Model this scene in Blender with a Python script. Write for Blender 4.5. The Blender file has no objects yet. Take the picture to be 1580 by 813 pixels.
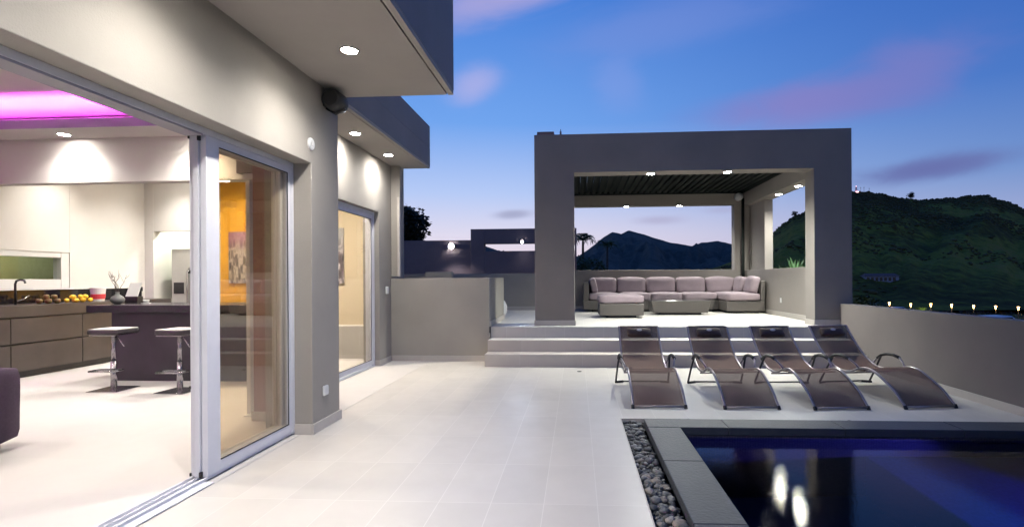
import bpy, bmesh, math, random
from mathutils import Vector, Matrix, noise
rad = math.radians
random.seed(7)
scene = bpy.context.scene
COL = scene.collection

# ------------------------------------------------------------------ camera
cd = bpy.data.cameras.new("camera")
cam = bpy.data.objects.new("camera", cd)
COL.objects.link(cam)
cd.sensor_width = 36.0
cd.lens = 820.0 / 1580.0 * 36.0
cd.shift_x = -0.0316
cd.shift_y = 0.0149
cd.clip_start = 0.05
cd.clip_end = 20000
cam.matrix_world = (Matrix.Translation((0, 0, 1.35)) @ Matrix.Rotation(rad(3.489), 4, 'Z')
                    @ Matrix.Rotation(rad(90), 4, 'X') @ Matrix.Rotation(-0.006, 4, 'Z'))
scene.camera = cam

# ------------------------------------------------------------------ exposure
scene.view_settings.view_transform = 'Standard'
scene.view_settings.look = 'None'
scene.view_settings.exposure = 0.0
scene.view_settings.gamma = 1.0
scene.view_settings.use_curve_mapping = False
scene.cycles.max_bounces = 9
scene.cycles.transparent_max_bounces = 16
scene.cycles.use_denoising = True
scene.cycles.sample_clamp_indirect = 6.0
scene.cycles.caustics_reflective = False
scene.cycles.caustics_refractive = False

# ------------------------------------------------------------------ node helper
class NG:
    def __init__(s, tree):
        s.t = tree; s.n = tree.nodes; s.l = tree.links
    def new(s, typ, **kw):
        nd = s.n.new(typ)
        for k, v in kw.items(): setattr(nd, k, v)
        return nd
    def link(s, a, b): s.l.new(a, b)
    def val(s, sock, v):
        if hasattr(v, 'is_output'): s.l.new(v, sock)
        else: sock.default_value = v
    def math(s, op, a, b=0.0, c=None, clamp=False):
        nd = s.n.new('ShaderNodeMath'); nd.operation = op; nd.use_clamp = clamp
        s.val(nd.inputs[0], a); s.val(nd.inputs[1], b)
        if c is not None: s.val(nd.inputs[2], c)
        return nd.outputs[0]
    def mix(s, f, a, b, mode='MIX'):
        nd = s.n.new('ShaderNodeMix'); nd.data_type = 'RGBA'; nd.blend_type = mode
        s.val(nd.inputs[0], f)
        for i, v in ((6, a), (7, b)):
            if isinstance(v, tuple): v = tuple(v) + ((1,) if len(v) == 3 else ())
            s.val(nd.inputs[i], v)
        return nd.outputs[2]
    def ramp(s, f, stops):
        nd = s.n.new('ShaderNodeValToRGB'); e = nd.color_ramp.elements
        while len(e) < len(stops): e.new(0.5)
        for el, (p, c) in zip(e, stops):
            el.position = p; el.color = tuple(c) + (1,) if len(c) == 3 else c
        s.val(nd.inputs[0], f)
        return nd.outputs[0]
    def noise(s, vec, scale, detail=4, rough=0.55, dist=0.0):
        nd = s.n.new('ShaderNodeTexNoise')
        if vec is not None: s.l.new(vec, nd.inputs['Vector'])
        nd.inputs['Scale'].default_value = scale; nd.inputs['Detail'].default_value = detail
        nd.inputs['Roughness'].default_value = rough; nd.inputs['Distortion'].default_value = dist
        return nd.outputs[0]

# ------------------------------------------------------------------ world: dusk sky
world = bpy.data.worlds.new("World")
scene.world = world
world.use_nodes = True
g = NG(world.node_tree)
for nd in list(g.n): g.n.remove(nd)
out = g.new('ShaderNodeOutputWorld'); bg = g.new('ShaderNodeBackground')
g.link(bg.outputs[0], out.inputs[0])
tc = g.new('ShaderNodeTexCoord')
sp = g.new('ShaderNodeSeparateXYZ'); g.link(tc.outputs['Generated'], sp.inputs[0])
sx, sy, sz = sp.outputs
el = g.math('ARCSINE', sz)                              # elevation, radians
el01 = g.math('MULTIPLY', el, 1.0 / 1.5708, clamp=True)
warm_side = g.ramp(el01, [(0.0, (.86, .66, .68)), (.05, (.72, .68, .82)), (.10, (.45, .57, .88)),
                          (.18, (.16, .36, .82)), (.31, (.068, .22, .68)), (1.0, (.02, .07, .28))])
cool_side = g.ramp(el01, [(0.0, (.40, .42, .60)), (.045, (.33, .38, .62)), (.10, (.15, .27, .58)),
                          (.18, (.062, .17, .53)), (.31, (.028, .11, .46)), (1.0, (.012, .045, .20))])
# azimuth of the afterglow: a little to the left of straight ahead
ga = rad(-14)
dotg = g.math('ADD', g.math('MULTIPLY', sx, math.sin(ga)), g.math('MULTIPLY', sy, math.cos(ga)))
hyp = g.math('SQRT', g.math('ADD', g.math('ADD', g.math('MULTIPLY', sx, sx), g.math('MULTIPLY', sy, sy)), 1e-6))
cosd = g.math('DIVIDE', dotg, hyp)
angd = g.math('ARCCOSINE', g.math('MINIMUM', cosd, 0.9999))
fcool = g.new('ShaderNodeMapRange'); fcool.interpolation_type = 'SMOOTHSTEP'
g.link(angd, fcool.inputs[0]); fcool.inputs[1].default_value = rad(2); fcool.inputs[2].default_value = rad(62)
sky = g.mix(fcool.outputs[0], warm_side, cool_side)
# clouds: soft lit streaks at their own azimuth / elevation
ysafe = g.math('MAXIMUM', sy, 0.05)
cu = g.math('DIVIDE', sx, ysafe); cv = g.math('DIVIDE', sz, ysafe)
comb = g.new('ShaderNodeCombineXYZ')
g.link(g.math('MULTIPLY', g.math('ADD', cu, g.math('MULTIPLY', cv, 0.9)), 2.4), comb.inputs[0])
g.link(g.math('MULTIPLY', g.math('SUBTRACT', cv, g.math('MULTIPLY', cu, 0.2)), 7.0), comb.inputs[1])
cn = g.noise(comb.outputs[0], 1.6, 6, 0.58, 0.6)
def cloud(u0, v0, su, sv, tilt, amount, colour, col_in):
    du = g.math('SUBTRACT', cu, u0); dv = g.math('SUBTRACT', cv, v0)
    ct, st = math.cos(tilt), math.sin(tilt)
    a = g.math('DIVIDE', g.math('ADD', g.math('MULTIPLY', du, ct), g.math('MULTIPLY', dv, st)), su)
    b = g.math('DIVIDE', g.math('SUBTRACT', g.math('MULTIPLY', dv, ct), g.math('MULTIPLY', du, st)), sv)
    r2 = g.math('ADD', g.math('MULTIPLY', a, a), g.math('MULTIPLY', b, b))
    fall = g.math('EXPONENT', g.math('MULTIPLY', r2, -1.0))
    m = g.new('ShaderNodeMapRange'); m.interpolation_type = 'SMOOTHSTEP'
    g.link(g.math('ADD', fall, g.math('MULTIPLY', g.math('SUBTRACT', cn, 0.5), 1.1)), m.inputs[0])
    m.inputs[1].default_value = 0.22; m.inputs[2].default_value = 0.95
    f = g.math('MULTIPLY', g.math('MULTIPLY', m.outputs[0], fall), amount)
    f = g.math('MULTIPLY', f, g.math('GREATER_THAN', sy, 0.06))
    return g.mix(g.math('MINIMUM', f, 1.0), col_in, colour)
for args in [(.41, .318, .22, .058, .16, 0.75, (.25, .21, .52)),
             (.60, .368, .19, .082, .34, .72, (.20, .20, .52)),
             (-.09, .55, .28, .060, .25, .85, (.44, .39, .68)),
             (-.19, .37, .07, .050, .50, .6, (.50, .46, .76)),
             (.08, .365, .06, .07, .9, .35, (.26, .34, .74)),
             (.16, .47, .30, .07, .2, .35, (.24, .30, .68)),
             (.64, .195, .20, .030, .15, .9, (.13, .15, .38)),
             (-.12, .122, .05, .012, .05, .9, (.36, .38, .56)),
             (.15, .108, .06, .012, .02, .6, (.40, .38, .56)),
             (.27, .125, .05, .010, .0, .5, (.38, .38, .58))]:
    sky = cloud(*args, sky)
# below the horizon: dim ground colour
sky = g.mix(g.math('MULTIPLY', g.math('ADD', sz, 0.03), -25.0, clamp=True), sky, (.02, .025, .03))
g.link(sky, bg.inputs[0]); bg.inputs[1].default_value = 1.05

# ------------------------------------------------------------------ materials
MATS = {}
def principled(name, col, rough=.6, metal=0., vary=0., vscale=3., bump=0., bscale=60., spec=.5, coords='pos', vcol=None, detail=5):
    m = bpy.data.materials.new(name); m.use_nodes = True
    k = NG(m.node_tree); p = k.n['Principled BSDF']
    p.inputs['Base Color'].default_value = (*col, 1); p.inputs['Roughness'].default_value = rough
    p.inputs['Metallic'].default_value = metal; p.inputs['Specular IOR Level'].default_value = spec
    if coords == 'pos': v = k.new('ShaderNodeNewGeometry').outputs['Position']
    else: v = k.new('ShaderNodeTexCoord').outputs['Object']
    if vary:
        c2 = vcol or tuple(c * (1 - vary) for c in col)
        n1 = k.noise(v, vscale, detail, .6)
        f = k.new('ShaderNodeMapRange'); k.link(n1, f.inputs[0]); f.inputs[1].default_value = .35; f.inputs[2].default_value = .68
        k.link(k.mix(f.outputs[0], col, c2), p.inputs['Base Color'])
    if bump:
        b = k.new('ShaderNodeBump'); b.inputs['Strength'].default_value = bump; b.inputs['Distance'].default_value = .01
        k.link(k.noise(v, bscale, 4, .6), b.inputs['Height']); k.link(b.outputs[0], p.inputs['Normal'])
    MATS[name] = m
    return m
def emit(name, col, strength):
    m = bpy.data.materials.new(name); m.use_nodes = True
    k = NG(m.node_tree); p = k.n['Principled BSDF']
    p.inputs['Base Color'].default_value = (*col, 1)
    p.inputs['Emission Color'].default_value = (*col, 1); p.inputs['Emission Strength'].default_value = strength
    return m

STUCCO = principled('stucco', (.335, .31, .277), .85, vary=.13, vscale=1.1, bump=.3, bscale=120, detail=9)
STUCCO_P = principled('pavilion_stucco_shaded', (.225, .202, .186), .85, vary=.13, vscale=1.1, bump=.3, bscale=120, detail=9)  # house stucco darkened; the pavilion's dimmer light is put into its colour
STUCCO_W = principled('terrace_wall_stucco_shaded', (.185, .163, .155), .85, vary=.16, vscale=.9, bump=.3, bscale=120, detail=9)  # darker again: light falling off along the wall is put into its colour
STUCCO_D = principled('stucco_dark', (.28, .18, .16), .85, vary=.2, vscale=1.0, bump=.2, bscale=120)
FASCIA = principled('fascia_paint', (.20, .19, .20), .7, vary=.12, vscale=1.5, bump=.1, bscale=120)
SOFFIT = principled('soffit_paint', (.36, .33, .30), .8, vary=.06, vscale=2, bump=.1, bscale=140)
SKIRT = principled('skirting_tile', (.50, .46, .42), .5, vary=.1, vscale=4)
WHITE = principled('white_plaster', (.74, .71, .67), .8, vary=.05, vscale=2, bump=.08, bscale=100)
ORANGE = principled('ochre_plaster', (.70, .38, .035), .8, vary=.1, vscale=2)
CREAM = principled('cream_plaster', (.74, .62, .44), .8, vary=.05, vscale=2)
ALU = principled('white_aluminium', (.74, .74, .78), .38, vary=.05, vscale=8)
ALU_D = principled('track_metal', (.33, .32, .36), .4, metal=.4)
RUBBER = principled('black_rubber', (.012, .012, .013), .6)
PLASTIC = principled('white_plastic', (.75, .75, .73), .4)
BLACK = principled('black_plastic', (.02, .02, .022), .45, vary=.3, vscale=20)
CHROME = principled('brushed_steel', (.62, .62, .63), .22, metal=1.0)
STEEL = principled('fridge_steel', (.55, .54, .50), .45, metal=.25, vary=.1, vscale=2)
LAMINATE = principled('grey_brown_laminate', (.058, .047, .043), .42, vary=.35, vscale=2.2, detail=8)
STONE = principled('black_countertop', (.032, .027, .036), .22, vary=.3, vscale=30)
GLOSSBLACK = principled('black_backsplash', (.012, .011, .014), .08)
PURPLE = principled('purple_fabric', (.075, .05, .085), .9, vary=.2, vscale=60, bump=.3, bscale=300)
LEATHER = principled('dark_leather', (.05, .042, .048), .4, vary=.2, vscale=30)
PALE = principled('pale_seat', (.60, .57, .54), .45)
CUSHION = principled('mauve_fabric', (.235, .185, .205), .9, vary=.10, vscale=7, bump=.35, bscale=260)
PILLOW = principled('brown_pillow', (.075, .045, .038), .75, vary=.3, vscale=50, bump=.3, bscale=240)
TUBE = principled('grey_tube', (.34, .31, .32), .3, metal=.75, vary=.1, vscale=20)
EARTH = principled('soil', (.055, .05, .035), .95, vary=.4, vscale=.15)
LEAF = principled('leaf', (.035, .055, .022), .6, vary=.5, vscale=3, vcol=(.06, .085, .03))
LEAF_D = principled('dark_leaf', (.018, .022, .012), .7, vary=.5, vscale=2, vcol=(.035, .032, .02))
AGAVE = principled('agave_leaf', (.07, .15, .055), .45, vary=.4, vscale=9, vcol=(.12, .22, .09))
BARK = principled('bark', (.07, .055, .04), .9, vary=.4, vscale=9, bump=.5, bscale=40)
PALMLEAF = principled('palm_leaf', (.06, .085, .025), .6, vary=.4, vscale=3)
CERAMIC = principled('white_ceramic', (.72, .72, .70), .35)
VASE = principled('grey_vase', (.16, .17, .165), .5, vary=.2, vscale=20)
TWIG = principled('twig', (.05, .035, .03), .8)
LEMON = principled('lemon_skin', (.78, .48, .03), .45, vary=.2, vscale=30)
FRUIT = principled('dark_fruit', (.16, .045, .02), .45, vary=.5, vscale=20, vcol=(.10, .12, .03))
RED = principled('red_print', (.55, .05, .06), .5)
PAINTW = principled('car_paint', (.45, .50, .58), .3, metal=.2)
CARGLASS = principled('car_glass', (.01, .012, .015), .08)
ROOFT = principled('red_tile_roof', (.16, .08, .07), .8, vary=.3, vscale=1)
FARWALL = principled('far_wall', (.34, .30, .31), .8, vary=.2, vscale=.6)
REDM = principled('red_mast', (.5, .08, .08), .6)

def tile_mat(name, c1, c2, grout, w, h, ox, oy, mortar=.0025, rough=.34, axis='XY', bump=.12, off=0.0, mottle=1.0):
    m = bpy.data.materials.new(name); m.use_nodes = True
    k = NG(m.node_tree); p = k.n['Principled BSDF']
    pos = k.new('ShaderNodeNewGeometry').outputs['Position']
    s = k.new('ShaderNodeSeparateXYZ'); k.link(pos, s.inputs[0])
    c = k.new('ShaderNodeCombineXYZ')
    a, b = {'XY': (0, 1), 'YX': (1, 0), 'XZ': (0, 2)}[axis]
    k.link(k.math('SUBTRACT', s.outputs[a], ox), c.inputs[0]); k.link(k.math('SUBTRACT', s.outputs[b], oy), c.inputs[1])
    br = k.new('ShaderNodeTexBrick'); k.link(c.outputs[0], br.inputs['Vector'])
    br.offset = off; br.inputs['Scale'].default_value = 1.0
    br.inputs['Color1'].default_value = (*c1, 1); br.inputs['Color2'].default_value = (*c2, 1); br.inputs['Mortar'].default_value = (*grout, 1)
    br.inputs['Mortar Size'].default_value = mortar; br.inputs['Mortar Smooth'].default_value = .3
    br.inputs['Bias'].default_value = -.2
    br.inputs['Brick Width'].default_value = w; br.inputs['Row Height'].default_value = h
    n1 = k.noise(pos, 2.5, 6, .65); n2 = k.noise(pos, 35, 3, .6)
    f = k.math('ADD', k.math('MULTIPLY', n1, .18), .02)
    k.link(k.mix(1.0, br.outputs[0], k.ramp(f, [(0.0, (1 + .1 * mottle,) * 3), (.36, (1 - .2 * mottle,) * 3)]), 'MULTIPLY'), p.inputs['Base Color'])
    k.link(k.math('ADD', k.math('MULTIPLY', k.noise(pos, 5, 5, .6), .22), rough - .11), p.inputs['Roughness'])
    bp = k.new('ShaderNodeBump'); bp.inputs['Strength'].default_value = bump; bp.inputs['Distance'].default_value = .004
    k.link(k.math('ADD', k.math('MULTIPLY', br.outputs[1], -1.0), k.math('MULTIPLY', n2, .06)), bp.inputs['Height'])
    k.link(bp.outputs[0], p.inputs['Normal'])
    return m
TILE = tile_mat('terrace_tile', (.58, .545, .50), (.525, .495, .455), (.655, .625, .58), .672, .32, 3.184, .115, mortar=.0028, axis='YX')
TILE_IN = tile_mat('floor_tile', (.58, .55, .525), (.565, .535, .51), (.54, .51, .49), .64, .64, 0, 0, rough=.44, mottle=.12)
RISER = tile_mat('step_tile', (.58, .52, .46), (.53, .475, .42), (.66, .62, .57), .96, .192, .08, -.006, axis='XZ', rough=.4)
COPING = principled('slate', (.055, .062, .072), .42, vary=.35, vscale=5, bump=.35, bscale=40, detail=9, vcol=(.068, .074, .084), spec=.25)
POOLTILE = tile_mat('pool_mosaic', (.055, .048, .052), (.09, .08, .078), (.02, .02, .03), .022, .022, 0, 0, mortar=.0015, axis='XZ', rough=.35)
POOLFLOOR = principled('pool_floor', (.04, .075, .22), .5, vary=.3, vscale=40)

def glass_mat(name, tint, ior):
    m = bpy.data.materials.new(name); m.use_nodes = True
    k = NG(m.node_tree)
    for nd in list(k.n): k.n.remove(nd)
    o = k.new('ShaderNodeOutputMaterial'); t = k.new('ShaderNodeBsdfTransparent'); t.inputs[0].default_value = (*tint, 1)
    gl = k.new('ShaderNodeBsdfGlossy'); gl.inputs['Roughness'].default_value = 0.0
    ge = k.new('ShaderNodeNewGeometry'); dt = k.new('ShaderNodeVectorMath', operation='DOT_PRODUCT')
    k.link(ge.outputs['Normal'], dt.inputs[0]); k.link(ge.outputs['Incoming'], dt.inputs[1])
    c1 = k.math('SUBTRACT', 1.0, k.math('ABSOLUTE', dt.outputs['Value'])); f0 = ((ior - 1) / (ior + 1)) ** 2
    f = k.math('ADD', f0, k.math('MULTIPLY', k.math('POWER', c1, 5.0), 1 - f0))
    mx = k.new('ShaderNodeMixShader'); k.link(f, mx.inputs[0]); k.link(t.outputs[0], mx.inputs[1]); k.link(gl.outputs[0], mx.inputs[2])
    k.link(mx.outputs[0], o.inputs[0])
    return m
GLASS = glass_mat('door_glass', (.97, .94, .88), 1.45)
GLASS_O = glass_mat('outer_door_glass', (.97, .94, .88), 2.0)
GLASS_C = glass_mat('window_glass', (.95, .96, .95), 1.45)

def sling_mat():
    m = bpy.data.materials.new('sling_mesh'); m.use_nodes = True
    k = NG(m.node_tree); p = k.n['Principled BSDF']; o = k.n['Material Output']
    pos = k.new('ShaderNodeTexCoord').outputs['Object']
    wv = k.noise(pos, 220, 2, .5)
    k.link(k.mix(wv, (.12, .070, .055), (.26, .160, .125)), p.inputs['Base Color'])
    p.inputs['Roughness'].default_value = .8; p.inputs['Specular IOR Level'].default_value = .15
    t = k.new('ShaderNodeBsdfTransparent')
    mx = k.new('ShaderNodeMixShader'); mx.inputs[0].default_value = .36
    k.link(p.outputs[0], mx.inputs[1]); k.link(t.outputs[0], mx.inputs[2]); k.link(mx.outputs[0], o.inputs[0])
    return m
SLING = sling_mat()

def wicker_mat():
    m = bpy.data.materials.new('wicker'); m.use_nodes = True
    k = NG(m.node_tree); p = k.n['Principled BSDF']
    pos = k.new('ShaderNodeTexCoord').outputs['Object']
    s = k.new('ShaderNodeSeparateXYZ'); k.link(pos, s.inputs[0])
    h = k.math('SINE', k.math('MULTIPLY', s.outputs[2], 420))
    w = k.math('SINE', k.math('MULTIPLY', k.math('ADD', s.outputs[0], s.outputs[1]), 150))
    f = k.math('ADD', k.math('MULTIPLY', k.math('MULTIPLY', h, w), .5), .5)
    k.link(k.mix(f, (.03, .025, .022), (.10, .088, .08)), p.inputs['Base Color'])
    p.inputs['Roughness'].default_value = .5
    b = k.new('ShaderNodeBump'); b.inputs['Strength'].default_value = .6; b.inputs['Distance'].default_value = .004
    k.link(f, b.inputs['Height']); k.link(b.outputs[0], p.inputs['Normal'])
    return m
WICKER = wicker_mat()

def water_mat():
    m = bpy.data.materials.new('pool_water'); m.use_nodes = True
    k = NG(m.node_tree)
    for nd in list(k.n): k.n.remove(nd)
    o = k.new('ShaderNodeOutputMaterial')
    pos = k.new('ShaderNodeNewGeometry').outputs['Position']
    b = k.new('ShaderNodeBump'); b.inputs['Strength'].default_value = 1.0; b.inputs['Distance'].default_value = .00044
    k.link(k.math('ADD', k.noise(pos, 60, 2, .6), k.math('MULTIPLY', k.noise(pos, 9, 1, .5), 1.0)), b.inputs['Height'])
    gl = k.new('ShaderNodeBsdfGlossy'); gl.inputs['Roughness'].default_value = .012
    rf = k.new('ShaderNodeBsdfRefraction'); rf.inputs['Roughness'].default_value = 0.0; rf.inputs['IOR'].default_value = 1.33
    rf.inputs['Color'].default_value = (.55, .68, .95, 1)
    fr = k.new('ShaderNodeFresnel'); fr.inputs[0].default_value = 1.33
    for nd in (gl, rf, fr): k.link(b.outputs[0], nd.inputs['Normal'])
    mx = k.new('ShaderNodeMixShader'); k.link(fr.outputs[0], mx.inputs[0]); k.link(rf.outputs[0], mx.inputs[1]); k.link(gl.outputs[0], mx.inputs[2])
    k.link(mx.outputs[0], o.inputs[0])
    return m
WATER = water_mat()

def hill_mat(name, stops, scale, scale2, scrub_top=0.0):
    m = bpy.data.materials.new(name); m.use_nodes = True
    k = NG(m.node_tree); p = k.n['Principled BSDF']; p.inputs['Roughness'].default_value = .95
    p.inputs['Specular IOR Level'].default_value = .1
    pos = k.new('ShaderNodeNewGeometry').outputs['Position']
    s = k.new('ShaderNodeSeparateXYZ'); k.link(pos, s.inputs[0])
    n1 = k.noise(pos, scale, 8, .62, .4); n2 = k.noise(pos, scale2, 6, .65)
    f = k.math('ADD', k.math('MULTIPLY', n1, .6), k.math('MULTIPLY', n2, .4))
    mr = k.new('ShaderNodeMapRange'); k.link(s.outputs[2], mr.inputs[0]); mr.inputs[1].default_value = 20; mr.inputs[2].default_value = 85; mr.inputs[4].default_value = scrub_top
    k.link(k.ramp(k.math('SUBTRACT', f, mr.outputs[0]), stops), p.inputs['Base Color'])
    b = k.new('ShaderNodeBump'); b.inputs['Strength'].default_value = .8; b.inputs['Distance'].default_value = 1.0 / scale2
    k.link(f, b.inputs['Height']); k.link(b.outputs[0], p.inputs['Normal'])
    return m
HILL = hill_mat('hill_scrub', [(.36, (.045, .034, .009)), (.45, (.10, .085, .016)), (.53, (.19, .175, .024)), (.64, (.25, .155, .04))], .014, .16, .085)
MOUNT = hill_mat('mountain_forest', [(.35, (.045, .05, .045)), (.5, (.075, .082, .07)), (.65, (.11, .11, .095))], .0022, .02)
LENS = emit('lamp_lens', (1.0, .95, .86), 160)
LENS_COOL = emit('flood_lens', (.80, .90, 1.0), 260)
LED = emit('magenta_led', (1.0, .075, .98), 240)
LED_W = emit('white_led', (1.0, 1.0, .95), 6)
STREET = emit('street_lamp_glow', (1.0, .58, .20), 9)
BEACON = emit('beacon_glow', (1.0, .55, .62), 5)

# ------------------------------------------------------------------ mesh helpers
class MB:
    def __init__(s): s.bm = bmesh.new()
    def box(s, x0, x1, y0, y1, z0, z1):
        r = bmesh.ops.create_cube(s.bm, size=1.0)
        for v in r['verts']:
            v.co = Vector((x0 + (v.co.x + .5) * (x1 - x0), y0 + (v.co.y + .5) * (y1 - y0), z0 + (v.co.z + .5) * (z1 - z0)))
        return s
    def quad(s, pts):
        s.bm.faces.new([s.bm.verts.new(p) for p in pts]); return s
    def prism(s, poly, axis, a0, a1):
        """flat outline extruded along an axis; poly holds the two other coordinates"""
        def P3(p, a): return {'Y': (p[0], a, p[1]), 'X': (a, p[0], p[1]), 'Z': (p[0], p[1], a)}[axis]
        A = [s.bm.verts.new(P3(p, a0)) for p in poly]; B = [s.bm.verts.new(P3(p, a1)) for p in poly]; n = len(poly)
        for i in range(n): s.bm.faces.new((A[i], A[(i + 1) % n], B[(i + 1) % n], B[i]))
        s.bm.faces.new(A[::-1]); s.bm.faces.new(B)
        return s
    def ring(s, o, h, axis, a0, a1):
        """slab with a rectangular hole: o and h are (u0, u1, v0, v1)"""
        def P3(p, a): return {'Y': (p[0], a, p[1]), 'X': (a, p[0], p[1])}[axis]
        def rc(q): return [(q[0], q[2]), (q[1], q[2]), (q[1], q[3]), (q[0], q[3])]
        L = [[s.bm.verts.new(P3(p, a)) for p in rc(q)] for a in (a0, a1) for q in (o, h)]
        oa, ha, ob, hb = L
        for i in range(4):
            j = (i + 1) % 4
            for f in ((oa[i], oa[j], ha[j], ha[i]), (ob[i], ob[j], hb[j], hb[i]), (oa[i], oa[j], ob[j], ob[i]), (ha[i], ha[j], hb[j], hb[i])): s.bm.faces.new(f)
        return s
    def tube(s, path, r, seg=10, cap=True, r2=None):
        pts = [Vector(p) for p in path]; rings = []
        n = len(pts); up = None
        for i, p in enumerate(pts):
            t = (pts[min(i + 1, n - 1)] - pts[max(i - 1, 0)]).normalized()
            if up is None or abs(t.dot(up)) > .98: up = Vector((0, 0, 1)) if abs(t.z) < .9 else Vector((1, 0, 0))
            a = t.cross(up).normalized(); b = a.cross(t).normalized(); up = b
            rr = r if r2 is None else r + (r2 - r) * i / max(1, n - 1)
            rings.append([s.bm.verts.new(p + a * (rr * math.cos(q)) + b * (rr * math.sin(q))) for q in [2 * math.pi * j / seg for j in range(seg)]])
        for A, B in zip(rings, rings[1:]):
            for j in range(seg): s.bm.faces.new((A[j], A[(j + 1) % seg], B[(j + 1) % seg], B[j]))
        if cap:
            s.bm.faces.new(rings[0][::-1]); s.bm.faces.new(rings[-1])
        return s
    def lathe(s, c, prof, seg=24, axis='Z', cap=True):
        rings = []
        for (r, h) in prof:
            ring = []
            for j in range(seg):
                q = 2 * math.pi * j / seg
                u, v = max(r, 1e-4) * math.cos(q), max(r, 1e-4) * math.sin(q)
                o = {'Z': (u, v, h), 'X': (h, u, v), 'Y': (u, h, v)}[axis]
                ring.append(s.bm.verts.new(Vector(c) + Vector(o)))
            rings.append(ring)
        for A, B in zip(rings, rings[1:]):
            for j in range(seg): s.bm.faces.new((A[j], A[(j + 1) % seg], B[(j + 1) % seg], B[j]))
        if cap: s.bm.faces.new(rings[0][::-1]); s.bm.faces.new(rings[-1])
        return s
    def ball(s, c, rx, ry, rz, sub=2, jit=0.0, rot=None):
        r = bmesh.ops.create_icosphere(s.bm, subdivisions=sub, radius=1.0)
        for v in r['verts']:
            k = 1 + (random.uniform(-jit, jit) if jit else 0)
            p = Vector((v.co.x * rx * k, v.co.y * ry * k, v.co.z * rz * k))
            if rot is not None: p = rot @ p
            v.co = p + Vector(c)
        return s
    def build(s, name, mat, parent=None, bevel=0., smooth=False, seg=2, loc=None):
        bmesh.ops.recalc_face_normals(s.bm, faces=s.bm.faces)
        me = bpy.data.meshes.new(name); s.bm.to_mesh(me); s.bm.free()
        me.materials.append(mat)
        if smooth:
            for p in me.polygons: p.use_smooth = True
        o = bpy.data.objects.new(name, me); COL.objects.link(o)
        if parent: o.parent = parent
        if loc: o.location = loc
        if bevel:
            b = o.modifiers.new('bevel', 'BEVEL'); b.width = bevel; b.segments = seg; b.limit_method = 'ANGLE'; b.angle_limit = rad(40)
        return o
import numpy as np
_ICO = {}
def ico(sub):
    if sub not in _ICO:
        t = bmesh.new(); bmesh.ops.create_icosphere(t, subdivisions=sub, radius=1.0)
        t.verts.ensure_lookup_table()
        _ICO[sub] = (np.array([v.co[:] for v in t.verts]), np.array([[v.index for v in f.verts] for f in t.faces])); t.free()
    return _ICO[sub]
def blobs(name, mat, items, sub, jit, seed=1, smooth=True):
    """items: (centre, 3x3 matrix); one mesh of many small lumps"""
    V, Fc = ico(sub); rg = np.random.default_rng(seed); n = len(items); nv = len(V)
    M = np.array([[list(r) for r in m] for _, m in items]); C = np.array([list(c) for c, _ in items])
    k = 1 + rg.uniform(-jit, jit, (n, nv, 1))
    P = np.einsum('nij,nvj->nvi', M, V[None] * k) + C[:, None, :]
    F_ = (Fc[None] + (np.arange(n) * nv)[:, None, None]).reshape(-1, 3)
    me = bpy.data.meshes.new(name)
    me.vertices.add(n * nv); me.vertices.foreach_set('co', P.reshape(-1).astype(np.float32))
    me.loops.add(F_.size); me.loops.foreach_set('vertex_index', F_.reshape(-1).astype(np.int32))
    me.polygons.add(len(F_)); me.polygons.foreach_set('loop_start', (np.arange(len(F_)) * 3).astype(np.int32))
    me.polygons.foreach_set('use_smooth', np.full(len(F_), smooth))
    me.update(calc_edges=True); me.validate()
    me.materials.append(mat)
    o = bpy.data.objects.new(name, me); COL.objects.link(o)
    return o
def tag(o, label=None, cat=None, group=None, kind=None):
    if label: o['label'] = label
    if cat: o['category'] = cat
    if group: o['group'] = group
    if kind: o['kind'] = kind
    return o
def rel(o, root):                       # keep world placement under an Empty that is not at the origin
    o.parent = root; o.matrix_parent_inverse = Matrix.Translation(root.location).inverted(); return o
def pieces(name, mat, parent, boxes, bevel=0., offset=False):
    for bx in boxes:
        o = MB().box(*bx).build(name, mat, parent, bevel)
        if offset: rel(o, parent)
def thing(name, label, cat, loc=(0, 0, 0), rz=0, group=None):
    o = bpy.data.objects.new(name, None); COL.objects.link(o); o.empty_display_size = .1
    o.location = loc; o.rotation_euler = (0, 0, rz)
    return tag(o, label, cat, group)
def dup(root, loc, rz, label=None):
    r = root.copy(); COL.objects.link(r); r.location = loc; r.rotation_euler = (0, 0, rz)
    if label: r['label'] = label
    for ch in list(root.children):
        c = ch.copy(); COL.objects.link(c); c.parent = r
        for gch in list(ch.children):
            d = gch.copy(); COL.objects.link(d); d.parent = c
    return r
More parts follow.
